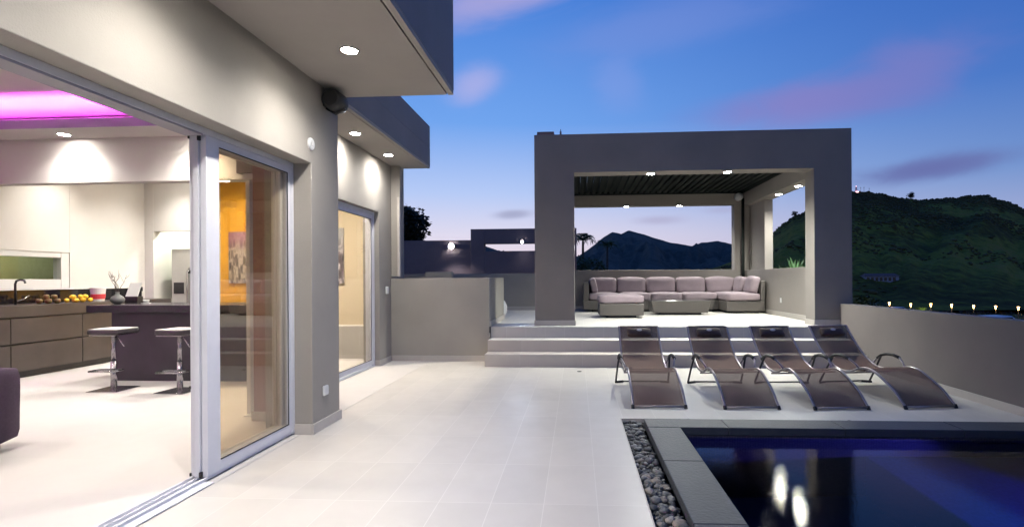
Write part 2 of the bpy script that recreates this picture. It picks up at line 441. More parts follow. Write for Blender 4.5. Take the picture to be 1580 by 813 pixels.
def soft_box(x0, x1, y0, y1, z0, z1, puff=.0, n=6):
    """cushion: subdivided box whose faces swell a little and corners round"""
    b = MB(); cx, cy, cz = (x0 + x1) / 2, (y0 + y1) / 2, (z0 + z1) / 2
    hx, hy, hz = (x1 - x0) / 2, (y1 - y0) / 2, (z1 - z0) / 2
    r = bmesh.ops.create_cube(b.bm, size=2.0)
    bmesh.ops.subdivide_edges(b.bm, edges=b.bm.edges, cuts=n, use_grid_fill=True)
    R = min(hx, hy, hz) * .55
    for v in b.bm.verts:
        p = v.co.copy()
        q = Vector((p.x * hx, p.y * hy, p.z * hz))
        ins = Vector((max(-hx + R, min(hx - R, q.x)), max(-hy + R, min(hy - R, q.y)), max(-hz + R, min(hz - R, q.z))))
        d = q - ins
        if d.length > 1e-6: q = ins + d.normalized() * R
        k = (1 - p.x ** 2) * (1 - p.y ** 2) + (1 - p.y ** 2) * (1 - p.z ** 2) * .4 + (1 - p.x ** 2) * (1 - p.z ** 2) * .4
        q += Vector((p.x * .4 * (abs(p.x) > .99), p.y * .4 * (abs(p.y) > .99), p.z * (abs(p.z) > .99))) * puff * k
        v.co = q + Vector((cx, cy, cz))
        if puff: v.co += Vector((noise.noise(v.co * 5 + Vector((3, 0, 0))), noise.noise(v.co * 5 + Vector((0, 7, 0))), noise.noise(v.co * 6))) * puff * .7
    return b
def lerp(a, b, t): return a + (b - a) * t
def smooth01(t):
    t = max(0., min(1., t)); return t * t * (3 - 2 * t)

# ================================================================== SETTING
# ---- ground: sheet falling away from the house, out to the horizon
def ground_z(r):
    if r < 26: z = -2.0
    elif r < 120: z = lerp(-2.0, -8.2, smooth01((r - 26) / 94))
    else: z = lerp(-8.2, -15, smooth01((r - 120) / 200))
    return z
b = MB(); rings = []
rs = [0.01, 8, 16, 26, 32, 38, 45, 55, 65, 78, 92, 106, 120, 140, 165, 200, 250, 320, 450, 700, 1200, 2200, 4000, 8000]
for r in rs:
    ring = []
    for j in range(72):
        q = 2 * math.pi * j / 72
        x, y = 1 + r * math.cos(q), 6 + r * math.sin(q)
        z = ground_z(r) + (noise.noise(Vector((x * .05, y * .05, 0))) * .35 if 20 < r < 400 else 0)
        ring.append(b.bm.verts.new((x, y, z)))
    rings.append(ring)
for A, B in zip(rings, rings[1:]):
    for j in range(72): b.bm.faces.new((A[j], A[(j + 1) % 72], B[(j + 1) % 72], B[j]))
tag(b.build('ground', HILL, smooth=True), kind='structure')

# ---- hills: ridge profile at its own distance, a foot in the valley and a back slope
CA, SA = math.cos(rad(3.489)), math.sin(rad(3.489))
def make_hill(name, ridge, d_ridge, d_foot, z_foot, mat, nlat, ndep, amp, fs, power=1.0, back=1.6, rough=.0022):
    """ridge: (tangent of the azimuth about the view axis, rise over run of the skyline)"""
    b = MB(); cols = []
    for i in range(nlat):
        t = lerp(ridge[0][0], ridge[-1][0], i / (nlat - 1))
        for (a0, h0), (a1, h1) in zip(ridge, ridge[1:]):
            if a0 <= t <= a1: hh = lerp(h0, h1, (t - a0) / (a1 - a0)); break
        dr = d_ridge * (1 + .06 * math.sin(t * 9))
        zr = 1.35 + hh * dr
        zr += noise.fractal(Vector((t * fs * 3, 1.7, 0)), 1.0, 2.0, 4) * dr * rough
        col = []
        for j in range(ndep):
            u = j / (ndep - 1) * back
            d = lerp(d_foot, dr, u)
            if u <= 1: z = lerp(z_foot, zr, u ** power)
            else: z = lerp(zr, z_foot, smooth01((u - 1) / (back - 1)) ** 1.0)
            w = math.sin(math.pi * min(1, u)) if u < 1 else min(1., (u - 1) * 3) * .6
            n = noise.fractal(Vector((t * fs, u * 3.1, 4.2)), 1.0, 2.0, 6)
            z += n * amp * w
            lat, dep = t * d, d
            col.append(b.bm.verts.new((CA * lat - SA * dep, SA * lat + CA * dep, z)))
        cols.append(col)
    for A, B in zip(cols, cols[1:]):
        for j in range(ndep - 1): b.bm.faces.new((A[j], B[j], B[j + 1], A[j + 1]))
    return b.build(name, mat, smooth=True), [[v for v in c] for c in []]
def rp(px, py): return ((px - 840) / 820.0, (430 - py - .006 * (px - 840)) / 820.0)
ridge_far = [rp(*p) for p in [(300, 408), (600, 404), (740, 376), (780, 390), (870, 402), (891, 396), (917, 378), (929, 368), (945, 357.5), (959, 360.5), (971, 354.5), (996, 362),
                              (1037, 375), (1070, 379.5), (1082, 374), (1108, 371.5), (1128, 376.5), (1170, 388), (1240, 400), (1400, 410)]]
o, _ = make_hill('mountain', ridge_far, 2600, 1100, -16, MOUNT, 420, 90, 55, 22, rough=.0007)
tag(o, kind='structure')
ridge_near = [rp(*p) for p in [(1040, 425), (1085, 417), (1130, 404), (1160, 383), (1188, 362.7), (1224, 334), (1241, 327), (1280, 305), (1316, 297), (1351, 298), (1385, 305),
                               (1419, 309), (1470, 306), (1492, 301.5), (1526, 303), (1554, 312), (1577, 321), (1640, 345), (1760, 385), (1900, 412), (2100, 424)]]
o, _ = make_hill('hill', ridge_near, 560, 210, -12, HILL, 300, 110, 7, 14, power=1.25)
tag(o, kind='structure')
hill_obj = o

# ---- terrace, steps, upper terrace, interior floor
b = MB()
b.box(-2.42, .412, -3, 8.12, -2.2, 0).box(-2.42, -1.43, 8.1205, 8.88, -2.2, 0).box(.412, 4.28, 5.165, 8.12, -2.2, 0)
tag(b.build('terrace', TILE), kind='structure')
b = MB().box(-8.6, -2.424, -3, 9.99, -2.2, 0).box(-8.4, -6.8, 10.0, 11.3, -2.2, 0)
tag(b.build('floor', TILE_IN), kind='structure')
b = MB()
b.box(-1.428, 4.28, 8.122, 8.43, -2.2, .192).box(-1.428, 4.28, 8.432, 8.74, -2.2, .377)
tag(b.build('steps', RISER, bevel=.006), kind='structure')
b = MB().box(-1.428, 4.9, 8.742, 13.5, -2.2, .56).box(-6.0, -1.432, 8.9, 13.5, -2.2, .56)
tag(b.build('upper_terrace', TILE, bevel=.006), kind='structure')

# ---- swimming pool
pool = thing('swimming_pool', 'dark tiled swimming pool with slate coping in front of the loungers', 'pool', (2.5, 1.2, 0))
b = MB()
b.box(.9, 4.05, 4.712, 4.90, -1.4, -.122 + .10).box(.72, .898, -2.2, 4.90, -1.4, -.022).box(4.052, 4.24, -2.2, 4.90, -1.4, -.022).box(.72, 4.24, -2.4, -2.202, -1.4, -.022)
rel(b.build('basin_wall', POOLTILE), pool)
rel(MB().box(.72, 4.24, -2.4, 4.9, -1.6, -1.402).build('basin_floor', POOLFLOOR), pool)
rel(MB().box(2.45, 4.05, 1.5, 4.71, -1.4, -.52).build('underwater_bench', POOLFLOOR, bevel=.02), pool)
b = MB(); y = 4.978
def joint_boxes(b, x0, x1, y0, y1, along, step, start=0.0):
    t = (y0 if along == 'Y' else x0); e = (y1 if along == 'Y' else x1); first = True
    while t < e - 1e-4:
        n = min(e, t + (start if first and start else step)); first = False
        if along == 'Y': b.box(x0, x1, t + .0015, n - .0015, -.02, .05)
        else: b.box(t + .0015, n - .0015, y0, y1, -.02, .05)
        t = n
joint_boxes(b, .61, .895, -2.4, 4.70, 'Y', .98, .36)
joint_boxes(b, .61, 4.27, 4.703, 4.985, 'X', .98, .70)
joint_boxes(b, 4.06, 4.27, -2.4, 4.70, 'Y', .98)
rel(b.build('coping', COPING, bevel=.006), pool)
fx = MB().lathe((4.04, 2.7, -.33), [(.0, 0), (.11, 0), (.11, .014), (.0, .014)], 20, 'X').build('underwater_light', PLASTIC); rel(fx, pool)
wl = bpy.data.lights.new('underwater_lamp', 'SPOT'); wl.energy = 380; wl.color = (.12, .10, 1.0); wl.spot_size = rad(150); wl.shadow_soft_size = .08
wo = bpy.data.objects.new('underwater_lamp', wl); COL.objects.link(wo); wo.location = (3.95, 2.7, -.33); wo.rotation_euler = (0, rad(72), 0); wo.rotation_euler = (rad(0), rad(-100), 0)
wo.rotation_euler = Vector((-1, -.1, -.25)).to_track_quat('-Z', 'Y').to_euler()
b = MB().quad([(.896, -2.2, -.04), (4.056, -2.2, -.04), (4.056, 4.71, -.04), (.896, 4.71, -.04)])
tag(b.build('pool_water', WATER), kind='structure')
b = MB().box(.42, .608, -2.4, 5.16, -.14, -.06).box(.61, 4.28, 4.988, 5.16, -.14, -.06)
tag(b.build('pebble_bed', EARTH), kind='structure')
tag(MB().box(.4125, .4195, -2.4, 5.163, -.1, .003).box(.4198, 4.28, 5.1605, 5.1645, -.1, .001).build('terrace_edge_strip', SKIRT), kind='structure')

def pebble_mat():
    m = bpy.data.materials.new('river_pebbles'); m.use_nodes = True
    k = NG(m.node_tree); p = k.n['Principled BSDF']
    info = k.new('ShaderNodeNewGeometry')
    c = k.ramp(info.outputs['Random Per Island'], [(0, (.03, .036, .04)), (.35, (.08, .088, .094)), (.62, (.17, .18, .182)), (.84, (.29, .295, .285)), (.95, (.36, .30, .23)), (1, (.7, .66, .6))])
    n = k.noise(info.outputs['Position'], 70, 4, .6)
    k.link(k.mix(n, c, (.06, .06, .06)), p.inputs['Base Color']); p.inputs['Roughness'].default_value = .5
    b = k.new('ShaderNodeBump'); b.inputs['Strength'].default_value = .2; b.inputs['Distance'].default_value = .004
    k.link(n, b.inputs['Height']); k.link(b.outputs[0], p.inputs['Normal'])
    return m
items = []; rnd = random.Random(3)
def strew(x0, x1, y0, y1, count, zb, rmin, rmax):
    for _ in range(count):
        r = lerp(rmin, rmax, rnd.random() ** 2.6)
        x, y = rnd.uniform(x0 + r * .7, x1 - r * .7), rnd.uniform(y0 + r * .5, y1 - r * .5)
        rot = Matrix.Rotation(rnd.uniform(0, 6.3), 3, 'Z') @ Matrix.Rotation(rnd.uniform(-.35, .35), 3, 'X')
        items.append(((x, y, zb + r * .35 + rnd.uniform(0, .028)), rot @ Matrix.Diagonal((r * rnd.uniform(.9, 1.25), r * rnd.uniform(.65, .95), r * rnd.uniform(.42, .68)))))
strew(.42, .606, 2.2, 5.16, 3000, -.062, .0075, .019)
strew(.42, .606, 2.2, 5.16, 420, -.045, .018, .040)
strew(.42, .606, -.5, 2.2, 500, -.055, .012, .034)
strew(.61, 4.27, 4.99, 5.16, 1100, -.04, .009, .032)
tag(blobs('pebbles', pebble_mat(), items, 2, .04), kind='stuff')

# ================================================================== HOUSE
house = thing('house', 'greige rendered modern house with open sliding doors and flat overhanging roof', 'house', (0, 0, 0))
b = MB()
b.prism([(-3, 0), (-.6, 0), (-.6, 2.375), (4.53, 2.375), (4.53, 0), (5.06, 0), (5.06, 3.75), (-3, 3.75)], 'X', -2.75, -2.32)
b.build('outer_wall', STUCCO, house, bevel=.006)
MB().box(-3.115, -2.752, 4.945, 5.058, 0, 3.75).build('return_wall', principled('mauve_plaster', (.30, .17, .15), .8, vary=.1, vscale=2), house)
MB().box(-3.13, -2.752, 4.93, 4.944, 0, .09).build('skirting', SKIRT, house)
b = MB()
b.prism([(5.062, 2.41), (8.18, 2.41), (8.18, 0), (9.4, 0), (9.4, 3.6), (5.062, 3.6)], 'X', -3.36, -3.1)
b.box(-3.098, -2.945, 8.72, 8.79, 1.40, 3.248)
b.build('outer_wall', STUCCO, house, bevel=.006)
# roof slabs
b = MB()
b.box(-8.6, -2.322, -3, 5.05, 3.752, 4.3).box(-2.318, -1.17, -3, 5.05, 3.16, 4.3)
roof = b.build('roof', FASCIA, house, bevel=.004)
MB().box(-2.318, -1.236, -3, 5.036, 3.12, 3.158).build('soffit', SOFFIT, roof)
MB().box(-1.222, -1.173, -3, 5.046, 3.12, 3.158).build('edge_trim', SOFFIT, roof)
b = MB().box(-8.6, -2.5, 5.064, 8.98, 3.602, 3.97).box(-3.098, -2.5, 5.064, 8.98, 3.29, 3.60).box(-8.6, -3.1, 8.982, 10.2, 3.602, 3.97)
roof2 = b.build('roof', FASCIA, house, bevel=.004)
MB().box(-3.098, -2.556, 5.064, 8.966, 3.25, 3.288).build('soffit', SOFFIT, roof2)
MB().box(-2.546, -2.503, 5.064, 8.976, 3.25, 3.288).build('edge_trim', SOFFIT, roof2)
MB().box(-2.972, -2.93, 8.655, 8.715, 1.40, 2.72).build('shutter_rail', SKIRT, house, bevel=.008)
# skirtings outside
pieces('skirting', SKIRT, house, [(-2.318, -2.303, 4.515, 5.075, 0, .09), (-2.475, -2.319, 4.512, 4.527, 0, .09), (-3.085, -2.319, 5.062, 5.077, 0, .09),
                                  (-3.098, -3.083, 8.165, 8.68, 0, .09), (-3.165, -3.0985, 8.163, 8.178, 0, .088)], .003)
# sliding door 1: three leaves stacked at the far end
sd = MB()
sd.box(-2.612, -2.478, -.598, 4.527, 2.332, 2.374).box(-2.612, -2.478, 4.485, 4.527, .012, 2.330)
sd.box(-2.62, -2.425, -.598, 3.41, .002, .010).box(-2.612, -2.595, -.598, 4.484, .0105, .03).box(-2.56, -2.548, -.598, 4.484, .0105, .03).box(-2.505, -2.49, -.598, 4.484, .0105, .03)
door = sd.build('sliding_door', ALU, house, bevel=.002)
MB().box(-2.606, -2.484, -.598, 3.40, 2.318, 2.331).build('track', ALU_D, door)
def leaf(x0, x1, y0, y1, z0, z1, parent, stile=.085, rail=.075, first=True, st2=.047):
    f = MB()
    f.box(x0, x1, y0, y0 + stile, z0, z1).box(x0, x1, y1 - st2, y1, z0, z1)
    f.box(x0 + .001, x1 - .001, y0 + stile, y1 - st2, z0, z0 + rail).box(x0 + .001, x1 - .001, y0 + stile, y1 - st2, z1 - rail * .7, z1)
    f.build('leaf_frame', ALU, parent, bevel=.003)
    xm = (x0 + x1) / 2
    sealm = MB(); ys, ye, zs, ze = y0 + stile, y1 - st2, z0 + rail, z1 - rail * .7
    if first:
        sealm.box(x1 - .004, x1 + .001, ys, ye, zs, zs + .008).box(x1 - .004, x1 + .001, ye - .008, ye, zs + .0085, ze).box(x1 - .004, x1 + .001, ys, ye - .009, ze - .008, ze)
        sealm.build('rubber_seal', RUBBER, parent)
    MB().box(xm - .003, xm + .003, ys, ye, zs, ze).build('pane', GLASS_O if first else GLASS, parent)
leaf(-2.522, -2.480, 3.425, 4.482, .032, 2.330, door, stile=.13)
leaf(-2.567, -2.527, 3.412, 4.45, .032, 2.330, door, first=False)
leaf(-2.611, -2.572, 3.44, 4.45, .032, 2.330, door, first=False)
pieces('brush_seal', RUBBER, door, [(-2.616, -2.606, 3.432, 3.444, z, z + .02) for z in (.034, .62, 1.4, 2.31)] + [(-2.53, -2.515, 3.405, 3.424, .034, .07), (-2.53, -2.515, 3.405, 3.424, 2.29, 2.328)])
# sliding door 2
sd = MB()
sd.box(-3.30, -3.172, 5.08, 8.178, 2.35, 2.409).box(-3.30, -3.172, 8.125, 8.177, .012, 2.348).box(-3.31, -3.16, 5.08, 8.17, .002, .011)
door2 = sd.build('sliding_door', ALU, house, bevel=.002)
leaf(-3.225, -3.182, 6.3, 8.12, .03, 2.348, door2, stile=.09)
leaf(-3.28, -3.238, 5.09, 6.42, .03, 2.348, door2, first=False)
# interior shell
b = MB()
b.box(-8.55, -8.35, -2.8, 6.2, 0, 3.6).box(-8.55, -8.35, 8.28, 11.3, 0, 3.6).box(-8.55, -8.35, 6.202, 8.278, 0, 1.24).box(-8.55, -8.35, 6.202, 8.278, 1.825, 3.6)
b.box(-8.348, -8.17, 9.8, 9.98, 0, 3.6).box(-8.168, -6.952, 9.8, 9.98, 2.31, 3.6).box(-6.95, -6.82, 9.802, 11.3, 0, 3.6)
b.box(-8.348, -6.952, 11.1, 11.3, 0, 3.6).box(-8.348, -2.752, -3, -2.802, 0, 3.6)
b.build('inner_wall', WHITE, house)
MB().box(-6.818, -5.2, 9.8, 9.98, 0, 3.6).build('feature_wall', ORANGE, house)
MB().box(-5.198, -3.462, 9.2, 9.4, 0, 3.6).box(-5.198, -5.0, 9.402, 9.98, 0, 3.6).build('inner_wall', CREAM, house)
b = MB()
b.box(-8.348, -2.76, -2.798, 9.79, 3.5, 3.598)
b.box(-8.348, -3.38, 6.402, 6.56, 2.61, 3.40)
b.box(-8.348, -3.38, 5.95, 6.40, 3.17, 3.20).box(-8.348, -3.38, 6.40, 9.79, 3.402, 3.43)
b.build('ceiling', WHITE, house)
MB().box(-8.348, -3.38, 5.93, 5.948, 3.17, 3.275).build('cove_fascia', principled('lilac_fascia', (.50, .34, .62), .7), house)  # front fascia is coloured lilac, the side one white
pieces('led_strip', LED, house, [(-8.34, -3.4, 5.99, 6.02, 3.205, 3.225), (-8.34, -8.31, -2.6, 5.9, 3.30, 3.32)])
MB().box(-8.30, -8.285, -2.6, 5.92, 3.22, 3.40).build('cove_fascia', WHITE, house)
pieces('skirting', SKIRT, house, [(-6.81, -5.205, 9.785, 9.798, .0, .09), (-5.19, -3.47, 9.186, 9.198, 0, .09)])
# kitchen window
b = MB()
b.box(-8.50, -8.36, 6.203, 6.26, 1.243, 1.822).box(-8.50, -8.36, 8.14, 8.277, 1.243, 1.822).box(-8.50, -8.36, 6.262, 8.138, 1.243, 1.39).box(-8.50, -8.36, 6.262, 8.138, 1.735, 1.822)
b.box(-8.349, -8.31, 6.15, 8.32, 1.225, 1.241)
win = b.build('window', PLASTIC, house, bevel=.006)
MB().box(-8.44, -8.434, 6.262, 8.138, 1.392, 1.733).build('pane', GLASS_C, win)

# ================================================================== PAVILION
pav = thing('pavilion', 'open greige rendered pavilion over the lounge sofa, spotlights in its lintels', 'pavilion', (1.9, 8.95, .56))
def P(o): return rel(o, pav)
b = MB()
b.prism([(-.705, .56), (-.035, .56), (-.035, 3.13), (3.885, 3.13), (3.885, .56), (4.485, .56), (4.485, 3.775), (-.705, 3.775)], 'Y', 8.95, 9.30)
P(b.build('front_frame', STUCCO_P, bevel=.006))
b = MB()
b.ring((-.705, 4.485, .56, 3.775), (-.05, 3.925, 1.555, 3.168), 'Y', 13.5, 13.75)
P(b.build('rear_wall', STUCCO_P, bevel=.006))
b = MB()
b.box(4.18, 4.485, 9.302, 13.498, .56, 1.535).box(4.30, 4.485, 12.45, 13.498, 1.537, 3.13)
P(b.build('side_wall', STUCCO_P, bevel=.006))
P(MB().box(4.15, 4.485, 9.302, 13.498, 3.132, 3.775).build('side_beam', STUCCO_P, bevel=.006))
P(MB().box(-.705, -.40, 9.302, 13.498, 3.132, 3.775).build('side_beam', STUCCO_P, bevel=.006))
SK = []
class _L:
    def box(s, *a): SK.append(a); return s
b = _L()
b.box(-.713, -.027, 8.936, 8.949, .561, .65).box(-.034, -.021, 8.951, 9.29, .561, .65).box(-.719, -.706, 8.951, 9.29, .561, .65)
b.box(3.877, 4.493, 8.936, 8.949, .561, .65).box(3.871, 3.884, 8.951, 9.313, .561, .65).box(3.886, 4.165, 9.301, 9.313, .561, .65)
b.box(4.166, 4.179, 9.303, 13.48, .561, .65).box(-.70, 4.16, 13.486, 13.499, .561, .65)
pieces('skirting', SKIRT, pav, SK, .003, True)
ROOFDARK = principled('louvre_paint', (.010, .013, .012), .7, spec=.2)
b = MB(); x = -.35
lou = MB()
while x < 4.10:
    v = [(x, 3.475), (x + .085, 3.475), (x + .098, 3.52), (x + .146, 3.52), (x + .146, 3.526), (x, 3.526)]
    A = [lou.bm.verts.new((p[0], 9.34, p[1])) for p in v]; Bv = [lou.bm.verts.new((p[0], 13.46, p[1])) for p in v]
    for i in range(6): lou.bm.faces.new((A[i], A[(i + 1) % 6], Bv[(i + 1) % 6], Bv[i]))
    lou.bm.faces.new(A[::-1]); lou.bm.faces.new(Bv)
    x += .148
P(lou.build('louvre_roof', ROOFDARK))
P(MB().box(-.39, 4.14, 9.31, 9.338, 3.44, 3.56).box(-.39, 4.14, 13.462, 13.49, 3.44, 3.56).box(4.105, 4.14, 9.34, 13.46, 3.44, 3.56).build('gutter_frame', ROOFDARK))
P(MB().box(3.62, 3.66, 9.75, 10.6, 3.455, 3.472).build('batten_light', LED_W))
P(MB().tube([(4.11, 13.42, .57), (4.11, 13.42, 3.3)], .035, 12).build('downpipe', ROOFDARK, smooth=True))
P(MB().lathe((4.0, 13.36, 3.34), [(0, -.10), (.075, -.10), (.095, -.02), (.095, .09), (0, .1)], 18, 'Y').tube([(4.0, 13.4, 3.34), (4.0, 13.5, 3.34)], .02, 8).build('round_speaker', CERAMIC, smooth=True))
P(MB().box(4.172, 4.1795, 11.14, 11.22, .83, .93).build('socket', PLASTIC, bevel=.004))
tag(MB().box(-.66, -.37, 9.0, 9.3, 3.776, 3.842).build('roof_box', STUCCO_D, bevel=.01), 'flat dark box on the roof corner of the pavilion', 'vent box')
tag(MB().lathe((-.26, 9.1, 3.776), [(.0, 0), (.05, 0), (.03, .02), (.016, .025), (.016, .085), (.006, .09), (.006, .125), (0, .126)], 12).build('roof_antenna', STUCCO_D), 'tiny antenna stub beside the box on the pavilion roof', 'antenna')

# ---- walls around
lw = thing('low_wall', 'low greige rendered wall beside the steps, joined to the house', 'wall', (-2.2, 8.7, 0))
rel(MB().box(-3.098, -1.45, 8.70, 8.86, 0, 1.37).box(-1.60, -1.45, 8.862, 10.5, 0, 1.372).build('wall_body', STUCCO, bevel=.006), lw)
pieces('skirting', SKIRT, lw, [(-3.08, -1.436, 8.686, 8.699, 0, .09), (-1.449, -1.436, 8.70, 8.74, .38, .46), (-1.449, -1.436, 8.745, 10.49, .562, .65)], .003, True)
tw = thing('terrace_wall', 'long low rendered wall running along the loungers and pool', 'wall', (4.36, 4, 0))
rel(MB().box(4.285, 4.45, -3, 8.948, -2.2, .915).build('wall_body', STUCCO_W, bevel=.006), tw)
rel(MB().box(4.27, 4.284, 5.17, 8.12, 0, .085).build('skirting', SKIRT, bevel=.003), tw)
gw = thing('garden_wall', 'rendered wall at the back of the upper terrace, left of the pavilion', 'wall', (-3.4, 13.6, 0))
rel(MB().box(-6.2, -.708, 13.5, 13.7, -2, 1.49).build('wall_body', STUCCO, bevel=.006), gw)
rel(MB().box(-6.0, -.72, 13.486, 13.499, .561, .65).build('skirting', SKIRT), gw)
tag(MB().box(-3.7, -3.02, 10.5, 10.66, .56, 1.46).box(-3.018, -2.49, 10.45, 10.62, .56, 1.50).build('planter_wall', STUCCO, bevel=.006), 'short stepped wall peeking up behind the low rendered wall', 'wall')
bw = thing('boundary_wall', 'dark boundary wall with a taller slotted end, beyond the garden', 'wall', (-4, 19, -2))
rel(MB().box(-14, -3.80, 19, 19.25, -2.2, 2.76).box(-3.798, -3.31, 18.9, 19.25, -2.2, 3.145).box(-3.308, .0, 18.9, 19.25, -2.2, 2.35).box(-3.308, .0, 18.9, 19.25, 2.615, 3.145).box(-.06, .0, 18.9, 19.25, 2.352, 2.613).build('wall_body', STUCCO_D, bevel=.01), bw)

# ================================================================== LAMPS
def downlight(loc, watts, label, group='recessed spotlights in the ceilings and lintels', col=(1., .96, .90), size=122, r=.06, blend=1.0, lens=LENS):
    t = thing('downlight', label, 'spotlight', loc, 0, group)
    MB().lathe((0, 0, 0), [(r + .002, -.001), (r + .016, -.001), (r + .014, -.007), (r + .002, -.007), (r + .002, -.001)], 24, 'Z', False).build('trim_ring', CHROME, t, smooth=False)
    MB().lathe((0, 0, 0), [(0, -.0015), (r, -.0015), (r, -.0035), (0, -.0055)], 24).build('lens', lens, t)
    if watts:
        l = bpy.data.lights.new('downlight_lamp', 'SPOT'); l.energy = watts; l.color = col; l.spot_size = rad(size); l.spot_blend = blend; l.shadow_soft_size = .045
        lo = bpy.data.objects.new('downlight_lamp', l); COL.objects.link(lo); lo.parent = t; lo.location = (0, 0, -.02)
    return t
K = 1.0
for y_, lab in [(4.0, 'large bright spotlight in the upper overhang near the speaker'), (2.65, 'spotlight in the upper overhang just above the picture edge'),
                (1.3, 'spotlight in the upper overhang over the middle of the open doorway'), (-.05, 'spotlight in the upper overhang right beside the viewer'), (-1.4, 'last spotlight of the upper overhang, behind the viewer')]:
    downlight((-1.74, y_, 3.12), 190 if y_ > 2 else 150, lab, size=148)
downlight((-2.86, 6.74, 3.25), 115, 'spotlight in the lower overhang, the one closer to the black speaker', size=162)
downlight((-2.855, 7.94, 3.25), 115, 'spotlight in the lower overhang, the one closer to its free corner', size=162)
COOL = (.98, 1., .90)
downlight((1.27, 9.16, 3.13), 520, 'spotlight under the front lintel of the pavilion, above the ottoman', col=COOL, size=150, blend=.8)
downlight((2.55, 9.14, 3.13), 520, 'spotlight under the front lintel of the pavilion, beside the white batten light', col=COOL, size=150, blend=.8)
downlight((1.27, 13.62, 3.168), 270, 'spotlight under the rear lintel of the pavilion, above the mountain peak', col=COOL, size=150, blend=.8)
downlight((2.60, 13.62, 3.168), 270, 'spotlight under the rear lintel of the pavilion, right of the mountain peak', col=COOL, size=150, blend=.8)
downlight((4.34, 11.70, 3.13), 340, 'spotlight under the side beam of the pavilion, near the far window corner', col=COOL, size=150, blend=.8)
downlight((4.34, 10.68, 3.13), 340, 'spotlight under the side beam of the pavilion, near the front pier', col=COOL, size=150, blend=.8)
WARM = (1., .95, .88)
downlight((-6.32, 6.20, 3.17), 120, 'kitchen ceiling spotlight above the left bar stool', col=WARM, size=140)
downlight((-4.68, 6.10, 3.17), 120, 'kitchen ceiling spotlight above the right bar stool', col=WARM, size=140)
downlight((-7.75, 7.9, 3.40), 135, 'spotlight behind the kitchen bulkhead above the sink counter', col=WARM)
downlight((-6.2, 7.4, 3.40), 150, 'spotlight behind the kitchen bulkhead above the island worktop', col=WARM, size=140)
downlight((-7.5, 9.2, 3.40), 140, 'spotlight behind the kitchen bulkhead in front of the fridge alcove', col=WARM)
downlight((-6.3, 8.9, 3.40), 280, 'spotlight behind the kitchen bulkhead in front of the ochre wall', col=WARM, size=150)
downlight((-7.4, 10.55, 3.0), 0, 'spotlight inside the fridge alcove', col=WARM)
downlight((-5.6, 8.9, 3.40), 260, 'spotlight on the ceiling by the ochre wall, seen through the glass', col=WARM, size=150)
downlight((-4.2, 7.6, 3.40), 700, 'ceiling spotlight of the cream room behind the second glass door', col=WARM, size=160)
for i, (x, y) in enumerate([(-4.6, 3.6), (-6.6, 3.6), (-4.6, .8)]):
    downlight((x, y, 3.5), 225, ['living room ceiling spotlight nearest the glass door', 'living room ceiling spotlight over the purple sofa', 'living room ceiling spotlight near the near end of the open doorway'][i], col=WARM, size=146)
al = bpy.data.lights.new('alcove_lamp', 'POINT'); al.energy = 130; al.color = (.95, 1, .8); al.shadow_soft_size = .08
ao = bpy.data.objects.new('alcove_lamp', al); COL.objects.link(ao); ao.location = (-7.4, 10.55, 2.9)

wl_ = thing('outdoor_wall_lamp', 'lamp on the outer kitchen wall, hidden from the terrace', 'wall lamp', (-8.551, 7.5, 2.7))
MB().box(-.05, -.001, -.09, .09, -.09, .09).build('housing', BLACK, wl_, bevel=.01); MB().box(-.07, -.0505, -.07, .07, -.07, .07).build('lens', LED_W, wl_)
l = bpy.data.lights.new('wall_lamp_bulb', 'POINT'); l.energy = 60; l.color = (1, .95, .8); l.shadow_soft_size = .06
lo = bpy.data.objects.new('wall_lamp_bulb', l); COL.objects.link(lo); lo.parent = wl_; lo.location = (-.15, 0, 0)
def floodlight(loc, watts, label):
    t = thing('floodlight', label, 'floodlight', loc, 0, 'floodlights on the dark boundary wall')
    MB().box(-.10, .10, -.09, .0, -.07, .07).box(-.02, .02, 0, .045, -.02, .02).build('housing', BLACK, t, bevel=.01)
    MB().lathe((0, 0, 0), [(0, -.104), (.07, -.100), (.085, -.092), (0, -.0915)], 22, 'Y').build('lens', LENS_COOL, t)
    if watts < 100: t.scale = (.45, .45, .45)
    l = bpy.data.lights.new('flood_lamp', 'SPOT'); l.energy = watts; l.color = (.75, .85, 1); l.spot_size = rad(140); l.shadow_soft_size = .08
    lo = bpy.data.objects.new('flood_lamp', l); COL.objects.link(lo); lo.parent = t; lo.location = (0, -.12, 0)
    lo.rotation_euler = Vector((.1, -1, -.75)).to_track_quat('-Z', 'Y').to_euler()
floodlight((-4.5, 18.95, 2.54), 260, 'bluish white floodlight low on the plain dark boundary wall')
floodlight((-1.93, 18.878, 2.66), 20, 'tiny floodlight above the slot of the dark boundary wall')

# ================================================================== WALL FIXTURES
sp_ = thing('wall_speaker', 'black outdoor speaker under the overhang at the wall corner', 'speaker', (-2.22, 4.80, 3.0))
MB().lathe((0, 0, 0), [(0, -.115), (.075, -.115), (.092, -.09), (.094, .06), (.08, .10), (0, .10)], 22, 'Y').build('cabinet', BLACK, sp_, smooth=True)
MB().lathe((0, 0, 0), [(0, -.125), (.070, -.122), (.072, -.116), (0, -.1155)], 22, 'Y').build('grille', RUBBER, sp_)
MB().box(-.099, -.088, -.05, .05, -.05, .05).tube([(-.09, 0, -.06), (.0, 0, -.115), (.09, 0, -.07)], .012, 8).build('bracket', BLACK, sp_)
s_ = thing('round_wall_sensor', 'round white wall fitting above the corner of the sliding door', 'sensor', (-2.32, 4.52, 2.54))
MB().lathe((0, 0, 0), [(0, .0005), (.055, .0005), (.052, .012), (.04, .017), (0, .018)], 26, 'X').build('cover', PLASTIC, s_, smooth=False)
